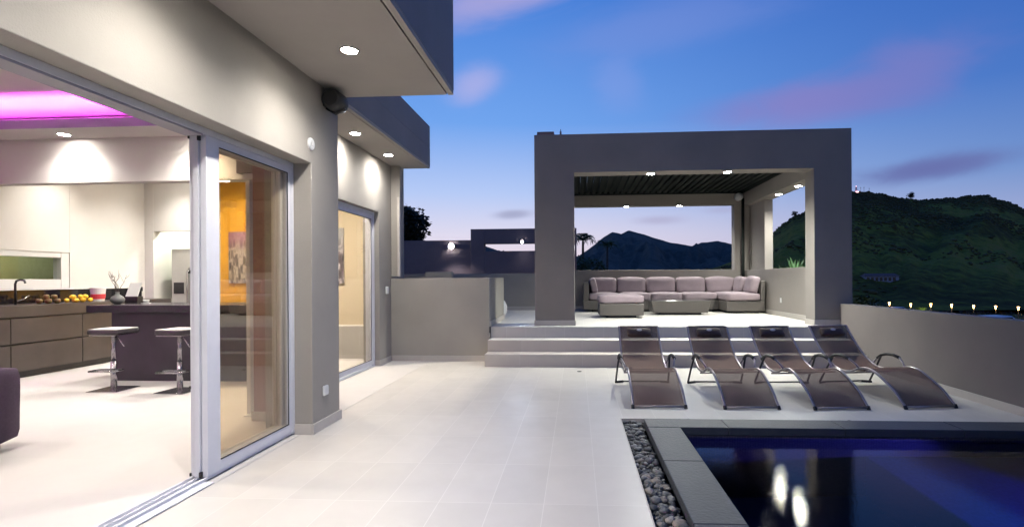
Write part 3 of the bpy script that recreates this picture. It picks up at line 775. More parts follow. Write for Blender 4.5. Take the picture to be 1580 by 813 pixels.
MB().lathe((0, 0, 0), [(0, .0182), (.022, .0182), (.02, .024), (0, .025)], 18, 'X').build('button', PLASTIC, s_)
s_ = thing('wall_socket', 'white square outdoor socket low on the house pier', 'socket', (-2.32, 4.75, .34))
MB().box(.0005, .022, -.042, .042, -.045, .045).build('cover', PLASTIC, s_, bevel=.008)
MB().box(.0225, .027, -.03, .03, -.032, .032).build('flap', CERAMIC, s_, bevel=.003)
s_ = thing('wall_switch', 'small white switch box on the wall beside the far glass door', 'switch', (-3.1, 8.49, 1.17))
MB().box(.0005, .03, -.04, .04, -.05, .07).build('cover', PLASTIC, s_, bevel=.008)
MB().box(.0305, .036, -.025, .025, -.03, .04).build('rocker', CERAMIC, s_, bevel=.003)

dr = thing('floor_drain', 'tiny dark round drain in the paving before the steps', 'drain', (.03, 7.75, .001))
MB().lathe((0, 0, 0), [(0, 0), (.032, 0), (.032, .004), (0, .0042)], 18).build('cover', BLACK, dr)
# ================================================================== SUN LOUNGERS
PROF = [(0, 0.02), (.065, .07), (.14, .138), (.24, .20), (.35, .255), (.47, .304), (.60, .318), (.73, .29), (.86, .24), (1.0, .222), (1.16, .246), (1.33, .32), (1.44, .40), (1.54, .485), (1.64, .59), (1.735, .70)]
def prof_at(u):
    """smooth point on the side profile, u 0..1"""
    t = u * (len(PROF) - 1); i = min(int(t), len(PROF) - 2); f = t - i
    def q(k): return Vector(PROF[max(0, min(len(PROF) - 1, k))])
    p0, p1, p2, p3 = q(i - 1), q(i), q(i + 1), q(i + 2)
    return .5 * ((2 * p1) + (p2 - p0) * f + (2 * p0 - 5 * p1 + 4 * p2 - p3) * f * f + (3 * p1 - p0 - 3 * p2 + p3) * f ** 3)
def make_lounger():
    t = thing('sun_lounger', 'x', 'sun lounger', (0, 0, 0), 0, 'sun loungers in a row before the steps')
    N = 60
    def half(u): return .272 - .012 * u          # half width of the frame
    for s in (-1, 1):
        path = [(s * half(i / N), *prof_at(i / N)) for i in range(N + 1)]
        rail = MB().tube(path, .0135, 10).build('side_rail', TUBE, t, smooth=True)
        MB().tube([(s * .272, -.008, .0), (s * .272, .012, .034)], .018, 10).build('foot_cap', RUBBER, rail)
    b = MB(); rows = []
    M = 14
    for i in range(N + 1):
        u = .012 + .982 * i / N; p = prof_at(u); q = prof_at(min(1, u + .004)) - prof_at(max(0, u - .004)); nrm = Vector((-q.y, q.x)).normalized()
        row = []
        for j in range(M + 1):
            w = -1 + 2 * j / M; sag = (1 - w * w) * (.016 + .010 * math.sin(u * 9 + .5)) + .0025 * math.sin(u * 55 + w * 2.0) * (1 - w * w)
            row.append(b.bm.verts.new((w * (half(u) - .004), p.x - nrm.x * sag, p.y - nrm.y * sag + .004)))
        rows.append(row)
    for A, B in zip(rows, rows[1:]):
        for j in range(M): b.bm.faces.new((A[j], A[j + 1], B[j + 1], B[j]))
    o = b.build('sling', SLING, t, smooth=True)
    so = o.modifiers.new('thick', 'SOLIDIFY'); so.thickness = .003
    for u in (.004, .40, .62, .995):
        p = prof_at(u); dz = .0 if u in (.004, .995) else -.035
        MB().tube([(-half(u), p.x, p.y + dz), (half(u), p.x, p.y + dz)], .010, 8).build('cross_bar', TUBE, t, smooth=True)
    for s in (-1, 1):
        x0 = s * .272; x1 = s * .315
        pts = [(x0, .70, .298), (x0 + s * .02, .745, .345), (x1, .83, .392), (x1, .93, .412), (x1, 1.04, .408), (x1, 1.13, .385), (x1, 1.20, .34), (x0 + s * .02, 1.23, .29), (x0, 1.235, .272)]
        arm = MB().tube(pts, .011, 8).build('armrest', TUBE, t, smooth=True)
        MB().tube(pts[2:7], .0185, 10).build('arm_pad', RUBBER, arm, smooth=True)
        leg = MB().tube([(x1 - s * .004, 1.13, .375), (x1 + s * .012, 1.25, .20), (x1 + s * .02, 1.37, .022)], .0125, 8).build('rear_leg', BLACK, t, smooth=True)
        MB().tube([(x1 + s * .03, 1.345, .014), (x1 - s * .075, 1.395, .014)], .0145, 8).build('foot_pad', RUBBER, leg)
    MB().tube([(-.27, 1.392, .016), (.27, 1.392, .016)], .010, 8).build('floor_bar', BLACK, t, smooth=True)
    p = prof_at(.955); q = (prof_at(.97) - prof_at(.94)).normalized(); nrm = Vector((-q.y, q.x))
    b = soft_box(-.155, .155, -.055, .055, -.03, .03, .012, 6)
    ang = math.atan2(q.y, q.x)
    for v in b.bm.verts:
        y, z = v.co.y, v.co.z
        v.co.y = p.x + q.x * (y - .03) + nrm.x * (z + .022); v.co.z = p.y + q.y * (y - .03) + nrm.y * (z + .022)
    pil = b.build('headrest', PILLOW, t, smooth=True)
    b = MB(); c = Vector((0, p.x + q.x * -.02 + nrm.x * .067, p.y + q.y * -.02 + nrm.y * .067))
    ring = []
    for j in range(20):
        a = 2 * math.pi * j / 20
        ring.append(b.bm.verts.new(c + Vector((.036 * math.cos(a), q.x * .017 * math.sin(a), q.y * .017 * math.sin(a)))))
    top = [b.bm.verts.new(v.co + Vector((0, nrm.x * .004, nrm.y * .004))) for v in ring]
    for j in range(20): b.bm.faces.new((ring[j], ring[(j + 1) % 20], top[(j + 1) % 20], top[j]))
    b.bm.faces.new(top); b.bm.faces.new(ring[::-1])
    b.build('oval_badge', PALE, pil)
    b = MB()
    for s in (-.11, .11):
        a = prof_at(.93); e = prof_at(.995)
        b.tube([(s, a.x + .004, a.y - .004), (s, e.x + .014, e.y - .004)], .006, 6)
    b.build('strap', PILLOW, pil)
    return t
lo1 = make_lounger()
spots = [((.846, 5.57, 0), rad(.5), 'brown mesh sun lounger nearest the pebble strip and the house'),
         ((1.783, 5.56, 0), rad(1.2), 'brown mesh sun lounger, second one from the pebble strip corner'),
         ((2.68, 5.57, 0), rad(3.8), 'brown mesh sun lounger, second one from the terrace wall'),
         ((3.605, 5.66, 0), rad(8.0), 'turned brown mesh sun lounger right beside the terrace wall')]
for i, (l, rz, lab) in enumerate(spots):
    if i == 0:
        lo1.location = l; lo1.rotation_euler = (0, 0, rz); lo1['label'] = lab
    else: dup(lo1, l, rz, lab)

# ================================================================== LOUNGE SOFA, OTTOMAN, TABLE
Z = .56
sofa = thing('sectional_sofa', 'long wicker corner sofa with mauve cushions against the pavilion back wall', 'sofa', (2.2, 13.0, Z))
def S(o): return rel(o, sofa)
YF, YB = 12.62, 13.46
b = MB().box(.15, 4.10, YF, YB, Z + .05, Z + .27)
S(b.build('base', WICKER, bevel=.015))
S(MB().box(.152, .285, YF + .004, YB - .002, Z + .272, Z + .70).build('arm', WICKER, bevel=.02))
S(MB().box(.287, 4.098, YB - .09, YB - .002, Z + .272, Z + .72).build('back_frame', WICKER, bevel=.02))
S(MB().box(3.30, 4.14, 11.95, 12.615, Z + .05, Z + .27).build('chaise_base', WICKER, bevel=.015))
S(MB().box(4.04, 4.14, 11.952, 13.36, Z + .272, Z + .72).build('side_back_frame', WICKER, bevel=.02))
b = MB()
for (x0, x1, y0, y1) in [(.35, 3.2, 12.72, 13.4), (3.42, 4.02, 12.05, 12.6)]: b.box(x0, x1, y0, y1, Z + .002, Z + .049)
S(b.build('plinth', BLACK))
xs = [.29, 1.03, 1.75, 2.48, 3.29]
for a, c in zip(xs, xs[1:]):
    S(soft_box(a + .006, c - .006, YF - .01, YB - .10, Z + .275, Z + .44, .015).build('seat_cushion', CUSHION, smooth=True))
S(soft_box(3.296, 4.03, 11.93, 13.35, Z + .275, Z + .45, .015).build('seat_cushion', CUSHION, smooth=True))
def back_cushion(x0, x1, lean=.10, y=YB - .30, tw=0):
    b = soft_box(x0 + .008, x1 - .008, y, y + .19, Z + .445, Z + .80, .022)
    for v in b.bm.verts: v.co.y += (v.co.z - Z - .44) * lean * 1.6
    S(b.build('back_cushion', CUSHION, smooth=True))
for a, c in [(.30, .98), (.99, 1.70), (1.71, 2.42), (2.43, 3.14), (3.15, 3.86)]: back_cushion(a, c)
def tilted(cx, cy, w, h, d, rz, tilt):
    b = soft_box(-w / 2, w / 2, -d / 2, d / 2, 0, h, .02)
    m = Matrix.Translation((cx, cy, Z + .45)) @ Matrix.Rotation(rz, 4, 'Z') @ Matrix.Rotation(tilt, 4, 'X')
    bmesh.ops.transform(b.bm, matrix=m, verts=b.bm.verts)
    S(b.build('side_cushion', CUSHION, smooth=True))
tilted(3.86, 12.95, .62, .35, .19, rad(-90), rad(-10))
tilted(3.90, 12.28, .55, .36, .19, rad(-90), rad(-14))
tilted(.44, 13.0, .5, .34, .16, rad(90), rad(-12))

ot = thing('wicker_ottoman', 'square wicker ottoman with mauve cushion in front of the sofa', 'ottoman', (.885, 11.0, Z))
MB().box(-.44, .44, -.40, .40, .05, .285).build('base', WICKER, ot, bevel=.018)
MB().box(-.30, .30, -.30, .30, .002, .049).build('plinth', BLACK, ot)
soft_box(-.445, .445, -.405, .405, .288, .45, .02).build('cushion', CUSHION, ot, smooth=True)
ct = thing('wicker_coffee_table', 'low wicker coffee table with glass top beside the ottoman', 'coffee table', (2.21, 11.85, Z))
b = MB()
v0 = [(-.60, -.36), (.60, -.36), (.60, .36), (-.60, .36)]
lo_ = [b.bm.verts.new((x * .96, y * .96, .045)) for x, y in v0]; hi_ = [b.bm.verts.new((x * 1.05, y * 1.05, .30)) for x, y in v0]
for i in range(4): b.bm.faces.new((lo_[i], lo_[(i + 1) % 4], hi_[(i + 1) % 4], hi_[i]))
b.bm.faces.new(lo_[::-1]); b.bm.faces.new(hi_)
b.build('base', WICKER, ct, bevel=.015)
MB().box(-.45, .45, -.26, .26, .002, .044).build('plinth', BLACK, ct)
MB().box(-.625, .625, -.37, .37, .302, .310).build('glass_top', principled('smoked_glass', (.05, .055, .055), .1), ct, bevel=.003)

tag(MB().lathe((-1.64, 10.78, .561), [(.10, 0), (.17, .03), (.215, .12), (.215, .24), (.17, .34), (.09, .39), (0, .40)], 28).build('egg_pot', CERAMIC, smooth=True), 'white rounded garden pot half hidden behind the low wall', 'pot')  # plain egg shaped planter, gives no light

# ================================================================== KITCHEN
kc = thing('kitchen_cabinet', 'grey brown kitchen cabinet run with drawers under the window', 'kitchen cabinet', (-8.05, 7.3, 0))
def R(o): return rel(o, kc)
R(MB().box(-8.348, -7.79, 4.6, 9.70, .10, .86).build('carcass', BLACK))
R(MB().box(-8.348, -7.82, 4.6, 9.70, .002, .099).build('plinth', BLACK))
R(MB().box(-8.348, -7.735, 4.6, 9.70, .862, 1.02).build('countertop', LAMINATE, bevel=.004))
for y0, y1 in [(4.65, 5.72), (5.73, 6.825), (6.835, 7.885), (7.895, 8.94)]:
    for z0, z1 in [(.10, .47), (.495, .84)]:
        R(MB().box(-7.788, -7.752, y0, y1, z0, z1).build('drawer_front', LAMINATE, bevel=.003))
R(MB().box(-8.349, -8.335, 4.6, 9.71, 1.022, 1.222).build('backsplash', GLOSSBLACK))
R(MB().box(-8.334, -8.318, 9.66, 9.72, 1.16, 1.24).build('socket', BLACK, bevel=.004))
sk = thing('kitchen_tap', 'slim black kitchen tap with chrome lever by the sink', 'tap', (-8.1, 7.2, 1.02))
MB().tube([(0, 0, 0), (0, 0, .30), (.02, 0, .345), (.08, 0, .36), (.14, 0, .35), (.155, 0, .31)], .014, 10).build('spout', BLACK, sk, smooth=True)
MB().tube([(0, .02, .05), (.02, .10, .075), (.03, .17, .13)], .009, 8).build('lever', CHROME, sk, smooth=True)
isl = thing('kitchen_island', 'dark kitchen bar island with thick black worktop behind the stools', 'kitchen island', (-5.3, 7.2, 0))
rel(MB().box(-6.63, -4.05, 6.8, 7.72, .93, 1.025).build('worktop', STONE, bevel=.004), isl)
rel(MB().box(-6.33, -4.2, 6.87, 7.60, .0, .928).build('base', principled('island_panel', (.04, .032, .045), .45, vary=.3, vscale=3), bevel=.003), isl)
def stool(loc, rz, label):
    t = thing('bar_stool', label, 'bar stool', loc, rz, 'bar stools at the kitchen island')
    soft_box(-.185, .185, -.185, .185, .70, .76, .006).build('seat', LEATHER, t, smooth=True)
    soft_box(-.175, .175, -.175, .175, .757, .768, .0, 4).build('seat_top', PALE, t, smooth=True)
    MB().box(-.17, .17, -.17, .17, .685, .699).build('seat_plate', CHROME, t, bevel=.004)
    MB().tube([(0, 0, .012), (0, 0, .36)], .034, 18).tube([(0, 0, .36), (0, 0, .684)], .025, 18).build('column', CHROME, t, smooth=True)
    MB().tube([(0, -.03, .255), (-.15, -.04, .255), (-.15, -.19, .255), (.15, -.19, .255), (.15, -.04, .255), (0, -.03, .255)], .012, 8).build('footrest', CHROME, t, smooth=True)
    MB().tube([(.03, 0, .67), (.09, -.02, .63), (.16, -.03, .545)], .008, 8).build('lever', CHROME, t, smooth=True)
    MB().box(-.19, .19, -.19, .19, .001, .011).build('base_plate', CHROME, t, bevel=.003)
stool((-5.78, 6.30, 0), rad(2), 'chrome bar stool at the end of the island away from the door frame')
stool((-4.87, 6.24, 0), rad(-3), 'chrome bar stool partly hidden by the white door frame')
fr = thing('fridge', 'steel double door fridge with dispenser in the white alcove', 'fridge', (-7.5, 10.4, 0))
rel(MB().box(-7.98, -7.02, 10.06, 10.8, .02, 1.98).build('cabinet', STEEL, bevel=.006), fr)
rel(MB().box(-7.978, -7.57, 10.02, 10.058, .05, 1.975).build('door', STEEL, bevel=.008), fr)
rel(MB().box(-7.56, -7.022, 10.02, 10.058, .05, 1.975).build('door', STEEL, bevel=.008), fr)
for x in (-7.61, -7.52): rel(MB().tube([(x, 10.018, .75), (x, 9.965, .82), (x, 9.955, 1.2), (x, 9.965, 1.52), (x, 10.018, 1.6)], .016, 10).build('handle', CHROME, smooth=True), fr)
rel(MB().box(-7.93, -7.72, 10.008, 10.019, 1.1, 1.32).build('dispenser', BLACK, bevel=.003), fr)
rel(MB().box(-7.45, -7.2, 10.012, 10.019, 1.26, 1.30).build('logo_plate', PALE), fr)
# pictures
def art_mat(name, seed, pink):
    m = bpy.data.materials.new(name); m.use_nodes = True
    k = NG(m.node_tree); p = k.n['Principled BSDF']; p.inputs['Roughness'].default_value = .4
    pos = k.new('ShaderNodeTexCoord').outputs['Generated']
    mp = k.new('ShaderNodeMapping'); k.link(pos, mp.inputs[0]); mp.inputs['Location'].default_value = (seed, 0, seed * .3); mp.inputs['Scale'].default_value = (5, 1, 2.2)
    v = k.new('ShaderNodeTexVoronoi'); v.distance = 'CHEBYCHEV'; v.inputs['Scale'].default_value = 2.2; k.link(mp.outputs[0], v.inputs['Vector'])
    n = k.noise(mp.outputs[0], 4, 6, .7)
    c = k.ramp(k.math('ADD', k.math('MULTIPLY', v.outputs[0], .7), k.math('MULTIPLY', n, .5)), [(.3, (.02, .02, .025)), (.5, (.18, .15, .16)), (.62, (.55, .5, .5)), (.8, (.05, .045, .05))])
    s = k.new('ShaderNodeSeparateXYZ'); k.link(pos, s.inputs[0])
    top = k.math('MULTIPLY', k.math('SUBTRACT', s.outputs[2], .62), 4.0, clamp=True)
    k.link(k.mix(k.math('MULTIPLY', top, .75), c, pink), p.inputs['Base Color'])
    return m
def picture(x0, x1, y, z0, z1, label, mat):
    t = thing('wall_picture', label, 'picture', ((x0 + x1) / 2, y, z0), 0, 'canvas pictures on the interior walls')
    w = (x1 - x0) / 2
    MB().box(-w, w, -.028, -.001, 0, z1 - z0).build('canvas', PALE, t, bevel=.002)
    MB().box(-w + .001, w - .001, -.031, -.0285, .001, z1 - z0 - .001).build('print', mat, t)
picture(-6.64, -5.95, 9.8, 1.30, 2.28, 'abstract grey and pink canvas picture on the ochre wall', art_mat('canvas_print', 1.3, (.34, .16, .27)))
picture(-4.95, -4.115, 9.2, 1.29, 2.27, 'abstract black and white canvas picture on the cream wall', art_mat('canvas_print', 4.1, (.5, .5, .5)))
# worktop items
vs = thing('branch_vase', 'round grey vase holding bare twigs on the island', 'vase', (-6.50, 7.15, 1.0255))
MB().lathe((0, 0, 0), [(.035, 0), (.075, .03), (.088, .065), (.07, .105), (.028, .135), (.022, .16), (.027, .175), (.0, .176)], 24).build('vase_body', VASE, vs, smooth=True)
b = MB(); rnd = random.Random(5)
for k_ in range(6):
    a = rnd.uniform(0, 6.28); p = Vector((0, 0, .15)); d = Vector((math.cos(a) * .55, math.sin(a) * .3, 1)).normalized(); path = [p.copy()]
    for j in range(5):
        p = p + d * .062; d = (d + Vector((rnd.uniform(-.5, .5), rnd.uniform(-.3, .3), rnd.uniform(-.2, .3)))).normalized(); path.append(p.copy())
        if j in (2, 3):
            e = (d + Vector((rnd.uniform(-1, 1), rnd.uniform(-.5, .5), .1))).normalized(); b.tube([p, p + e * .05, p + e * .09 + Vector((0, 0, .02))], .0025, 5, r2=.001)
    b.tube(path, .0042, 5, r2=.0015)
b.build('twigs', TWIG, vs)
cdk = thing('desk_calendar', 'white card stand on a dark block beside the vase', 'card stand', (-6.70, 7.32, 1.0255))
cdk.location = (-6.56, 7.50, 1.0255)
MB().box(-.10, .10, -.05, .05, 0, .10).build('block', BLACK, cdk, bevel=.003)
MB().prism([(-.05, .1005), (-.03, .1005), (.05, .30), (.038, .30)], 'X', -.09, .09).build('card', PLASTIC, cdk)
cup = thing('white_cup', 'small white cup on a saucer on the island', 'cup', (-6.2, 7.3, 1.0255))
MB().lathe((0, 0, 0), [(.025, .008), (.036, .02), (.04, .06), (.036, .06), (.032, .02), (0, .014)], 18).build('cup_body', CERAMIC, cup, smooth=True)
MB().lathe((0, 0, 0), [(.03, 0), (.062, .006), (.06, .009), (0, .007)], 18).build('saucer', CERAMIC, cup)
bk = thing('printed_tub', 'white food tub with red print beside the lemons', 'tub', (-7.93, 8.35, 1.0205))
MB().lathe((0, 0, 0), [(.085, 0), (.105, .20), (.105, .205), (0, .207)], 26).build('tub_body', PLASTIC, bk, smooth=False)
MB().lathe((0, 0, 0), [(.092, .04), (.0955, .05), (.1015, .11), (.1005, .12)], 26).build('print_band', RED, bk)
MB().lathe((0, 0, 0), [(.108, .206), (.112, .21), (.112, .225), (0, .228)], 26).build('lid', PLASTIC, bk)
lem = [(-7.95, 7.83, 0), (-7.88, 7.92, 0), (-7.97, 7.98, 0), (-7.87, 8.02, 0), (-7.95, 8.11, 0), (-7.86, 8.14, 0), (-7.92, 7.90, .055), (-7.91, 8.02, .055), (-7.91, 8.10, .055)]
first = None
for x, y, z in lem:
    if first is None:
        bb = MB().lathe((0, 0, 0), [(0, -.046), (.008, -.043), (.026, -.03), (.035, -.005), (.034, .012), (.022, .034), (.008, .044), (0, .048)], 16, 'Y')
        first = bb.build('lemon', LEMON, smooth=True); tag(first, 'yellow lemon in the pile beside the white tub', 'lemon', 'lemons piled on the kitchen counter'); o = first
    else:
        o = first.copy(); COL.objects.link(o)
    o.location = (x, y, 1.0555 + z); o.rotation_euler = (rad(random.uniform(-10, 10)), 0, rad(random.uniform(0, 180)))
first = None
for x, y, z in [(-7.97, 7.42, 0), (-7.9, 7.5, 0), (-7.98, 7.56, 0), (-7.89, 7.62, 0), (-7.96, 7.68, 0), (-7.94, 7.5, .06), (-7.93, 7.61, .06)]:
    if first is None:
        bb = MB().lathe((0, 0, 0), [(0, -.034), (.02, -.038), (.036, -.02), (.041, .005), (.034, .03), (.015, .038), (.004, .03), (0, .03)], 16)
        first = bb.build('apple', FRUIT, smooth=True); tag(first, 'dark red apple in the pile by the tap', 'apple', 'apples piled on the kitchen counter'); o = first
    else:
        o = first.copy(); COL.objects.link(o)
    o.location = (x, y, 1.059 + z); o.rotation_euler = (rad(random.uniform(-20, 20)), 0, rad(random.uniform(0, 180)))
# purple sofa end just inside the door
ps = thing('purple_armchair', 'purple upholstered sofa end just inside the open doorway', 'sofa', (-5.2, 3.75, 0))
soft_box(-.62, .62, -.62, .34, .06, .42, .01).build('seat', PURPLE, ps, smooth=True)
soft_box(.40, .655, -.64, .36, .06, .665, .01).build('arm', PURPLE, ps, smooth=True)
soft_box(-.655, -.40, -.64, .36, .06, .665, .01).build('arm', PURPLE, ps, smooth=True)
for x in (-.5, .5):
    for y in (-.5, .25): MB().box(x - .03, x + .03, y - .03, y + .03, .001, .07).build('leg', CHROME, ps)

# ================================================================== PLANTS
def leaf_mass(b, c, rx, ry, rz, n, size, rnd, shell=.45):
    for _ in range(n):
        while True:
            v = Vector((rnd.uniform(-1, 1), rnd.uniform(-1, 1), rnd.uniform(-1, 1)))
            if shell < v.length < 1: break
        p = Vector((c[0] + v.x * rx, c[1] + v.y * ry, c[2] + v.z * rz))
        d = Vector((rnd.uniform(-1, 1), rnd.uniform(-1, 1), rnd.uniform(-.8, .6))).normalized()
        e = d.cross(Vector((rnd.uniform(-1, 1), rnd.uniform(-1, 1), 1))).normalized()
        L, W = size * rnd.uniform(.7, 1.3), size * rnd.uniform(.25, .4)
        b.quad([p, p + d * L * .5 + e * W, p + d * L, p + d * L * .5 - e * W])
def tree(name, label, cat, x, y, z0, h, cr, seed, mat, leaves=2600, size=.22, group=None, lean=0.0):
    rnd = random.Random(seed)
    t = thing(name, label, cat, (x, y, z0), 0, group)
    tr = MB(); tr.tube([(0, 0, 0), (lean * .3, .05, h * .25), (lean * .6, 0, h * .5), (lean, .05, h * .8)], h * .03, 8, r2=h * .008)
    cl = []
    for k_ in range(11):
        a = rnd.uniform(0, 6.28); hh = rnd.uniform(.42, .95); r_ = cr * rnd.uniform(.25, .8) * (1.1 - abs(hh - .62))
        c = Vector((lean * hh + math.cos(a) * r_, math.sin(a) * r_, h * hh)); cl.append((c, cr * rnd.uniform(.32, .5)))
        tr.tube([(lean * .5, 0, h * .42), c * .6 + Vector((0, 0, h * .18)), c], h * .010, 6, r2=h * .003)
    tr.build('trunk', BARK, t)
    b = MB()
    for c, r_ in cl: leaf_mass(b, c, r_ * 1.15, r_ * 1.15, r_ * .85, leaves // 11, size, rnd, .2)
    b.build('crown', mat, t)
    return t
tree('broadleaf_tree', 'dark leafy tree rising behind the boundary wall next to the house', 'tree', -10.1, 26.5, -2, 6.5, 2.5, 11, LEAF_D, 13000, .26)
tree('broadleaf_tree', 'low dark tree at the right foot of the leafy tree behind the wall', 'tree', -7.6, 27, -2, 4.7, 1.3, 12, LEAF_D, 5000, .22)
def palm(x, y, z0, h, cr, seed, label, lean=0.3, nf=13):
    rnd = random.Random(seed)
    t = thing('palm_tree', label, 'palm', (x, y, z0), 0, 'palms behind the pavilion back wall')
    MB().tube([(0, 0, 0), (lean * .5, 0, h * .4), (lean * .9, 0, h * .8), (lean, 0, h)], .15, 8, r2=.08).build('trunk', BARK, t, smooth=True)
    b = MB()
    for k_ in range(nf):
        a = 2 * math.pi * k_ / nf + rnd.uniform(-.2, .2); up = rnd.uniform(.35, 1.25)
        pts = []; L = cr * rnd.uniform(.8, 1.1)
        for j in range(8):
            s = j / 7
            pts.append(Vector((lean + math.cos(a) * L * s * .8, math.sin(a) * L * s * .8, h + L * (up * s - .95 * up * s * s * s))))
        b.tube(pts, .018, 4, r2=.005)
        for j in range(1, 8):
            p = pts[j]; q = (pts[j] - pts[j - 1]).normalized(); sd = q.cross(Vector((0, 0, 1))).normalized()
            for sgn in (-1, 1):
                for o_ in (0, .5):
                    pp = p - q * o_ * L / 7
                    e = pp + sd * sgn * L * .30 * (1 - .5 * j / 7) + q * L * .22 - Vector((0, 0, L * .10))
                    b.quad([pp, pp + q * .06 * L, e + q * .02 * L, e])
    b.build('crown', PALMLEAF, t)
def at(px, py, d):       # world point on a bearing at distance d, used once to measure the far planting
    lat = (px - 840) / 820.0 * d
    return CA * lat - SA * d, SA * lat + CA * d, 1.35 + (430 - py - .006 * (px - 840)) / 820.0 * d
x, y, z = at(903, 372, 40); palm(x - .25, y, -3, z + 3, 1.25, 3, 'forked top palm standing out against the pale sky by the pavilion pier', .1)
x, y, z = at(934, 380, 46); palm(x, y, -3.2, z + 3.2, 1.2, 4, 'dim yellowish palm in front of the dark mountain', .2)
for i, (px, py, d, r_) in enumerate([(896, 410, 38, .75), (919, 414, 36, .7)]):
    x, y, z = at(px, py, d); b = MB(); leaf_mass(b, (0, 0, 0), r_, r_, r_ * 1.0, 500, .2, random.Random(20 + i), .1)
    t = thing('garden_shrub', ['dark shrub below the forked palm behind the pavilion', 'rounded green shrub between the two palms'][i], 'shrub', (x, y, z))
    b.build('foliage', LEAF, t); MB().tube([(0, 0, -4.0), (.05, 0, -2), (0, 0, -.2)], .12, 7, r2=.04).build('trunk', BARK, t)
def agave(x, y, z, r, n, seed, label, mat=AGAVE):
    rnd = random.Random(seed); t = thing('agave_plant', label, 'agave', (x, y, z)); b = MB()
    for k_ in range(n):
        a = rnd.uniform(0, 6.28); up = rnd.uniform(.1, 1.35); L = r * rnd.uniform(.75, 1.1)
        d = Vector((math.cos(a) * math.cos(up), math.sin(a) * math.cos(up), math.sin(up))); sd = d.cross(Vector((0, 0, 1))).normalized(); w = r * .048
        nrm = sd.cross(d)
        P0, P1, P2 = d * .02, d * L * .5 + nrm * .0, d * L - Vector((0, 0, L * .06))
        for (A, B_, wa, wb) in [(P0, P1, w * .8, w), (P1, P2, w, .002)]:
            b.quad([A - sd * wa, A - nrm * wa * .4, B_ - nrm * wb * .4, B_ - sd * wb]); b.quad([A - nrm * wa * .4, A + sd * wa, B_ + sd * wb, B_ - nrm * wb * .4])
    b.build('leaves', mat, t); MB().tube([(0, 0, -3.2), (0, 0, -1), (0, 0, .05)], .09, 8, r2=.06).build('stem', BARK, t)
agave(5.02, 11.15, 1.32, .62, 130, 1, 'spiky green agave in the side window of the pavilion')
agave(4.95, 12.35, 1.28, .55, 90, 2, 'second spiky green agave at the far corner of the side window')
for i, (px, py, d, r_) in enumerate([(1330, 472, 14, .32), (1352, 478, 20, .45)]):
    x, y, z = at(px, py, d); b = MB(); leaf_mass(b, (0, 0, 0), r_, r_, r_ * .9, 420, .12, random.Random(40 + i), .1)
    t = thing('garden_shrub', ['dark shrub behind the terrace wall at the pavilion corner', 'small dark shrub beyond the terrace wall near the parked light'][i], 'shrub', (x, y, z))
    b.build('foliage', LEAF, t); MB().tube([(0, 0, -2.6), (0, 0, -.1)], .05, 7, r2=.03).build('trunk', BARK, t)
gs = thing('garden_screen', 'plain green garden wall seen through the kitchen window', 'wall', (-9.4, 7.4, -2))
MB().box(-.1, .1, -3, 3.4, 0, 5.2).build('wall_body', principled('green_render', (.42, .47, .24), .8, vary=.15, vscale=1.5), gs)
MB().box(-.14, .14, -3.02, 3.42, 5.203, 5.26).build('capping', SKIRT, gs)

# scrub on the hill: far too many bushes to count
bpy.context.view_layer.update()
items = []; rnd = random.Random(77)
from mathutils.bvhtree import BVHTree
bv = BVHTree.FromObject(hill_obj, bpy.context.evaluated_depsgraph_get())
cnt = 0
while cnt < 6500:
    px, d = rnd.uniform(1085, 1640), lerp(225, 640, rnd.random() ** .6)
    x, y, _ = at(px, 400, d)
    hit = bv.ray_cast(Vector((x, y, 400)), Vector((0, 0, -1)))
    if hit[0] is None: continue
    dens = noise.fractal(Vector((x * .012, y * .012, 3)), 1., 2., 4)
    hfrac = (hit[0].z + 12) / 110
    if dens * 1.2 + hfrac * 1.25 - .62 < rnd.uniform(-.25, .5): continue
    s_ = rnd.uniform(.35, 1.15) * (1.0 + .9 * (rnd.random() ** 7))
    items.append(((x, y, hit[0].z + s_ * .3), Matrix.Diagonal((s_ * rnd.uniform(.8, 1.5), s_ * rnd.uniform(.8, 1.5), s_ * rnd.uniform(.55, .95))))); cnt += 1
tag(blobs('scrub', principled('scrub_leaf', (.050, .042, .011), .9, vary=.5, vscale=.02, vcol=(.11, .085, .022)), items, 1, .22), kind='stuff')
# ================================================================== FAR THINGS ON THE HILL AND IN THE VALLEY
def on_hill(px, d):
    best = None
    for i in range(120):                                  # the skyline point on this bearing
        d = 440 + i * 2.0; x, y, _ = at(px, 400, d); h = bv.ray_cast(Vector((x, y, 400)), Vector((0, 0, -1)))
        if h[0] and (best is None or (h[0].z - 1.35) / d > best[0]): best = ((h[0].z - 1.35) / d, (x, y, h[0].z))
    return best[1]
def on_hill_px(px, py):
    """world point on the hill along a bearing"""
    x, y, z = at(px, py, 100); o_ = Vector((0, 0, 1.35)); dd = (Vector((x, y, z)) - o_).normalized()
    h = bv.ray_cast(o_, dd); return h[0]
hp = on_hill_px(1361, 434)
fh = thing('hillside_house', 'small long house with dark openings on the green hill', 'house', hp or (150, 300, 0), rad(-8))
sc = ((hp - Vector((0, 0, 1.35))).length if hp else 300) / 820.0
L, Hh = 40 * sc, 9 * sc
MB().box(-L / 2, L / 2, 0, 6, -2, Hh * .75).build('wall', FARWALL, fh)
b = MB(); A = [(-L / 2 - .4, -.6, Hh * .75), (L / 2 + .4, -.6, Hh * .75), (L / 2 + .4, 6.6, Hh * .75), (-L / 2 - .4, 6.6, Hh * .75), (-L / 2 + 1, 3, Hh * 1.15), (L / 2 - 1, 3, Hh * 1.15)]
V = [b.bm.verts.new(p) for p in A]
for f in [(0, 1, 5, 4), (2, 3, 4, 5), (1, 2, 5), (3, 0, 4), (3, 2, 1, 0)]: b.bm.faces.new([V[i] for i in f])
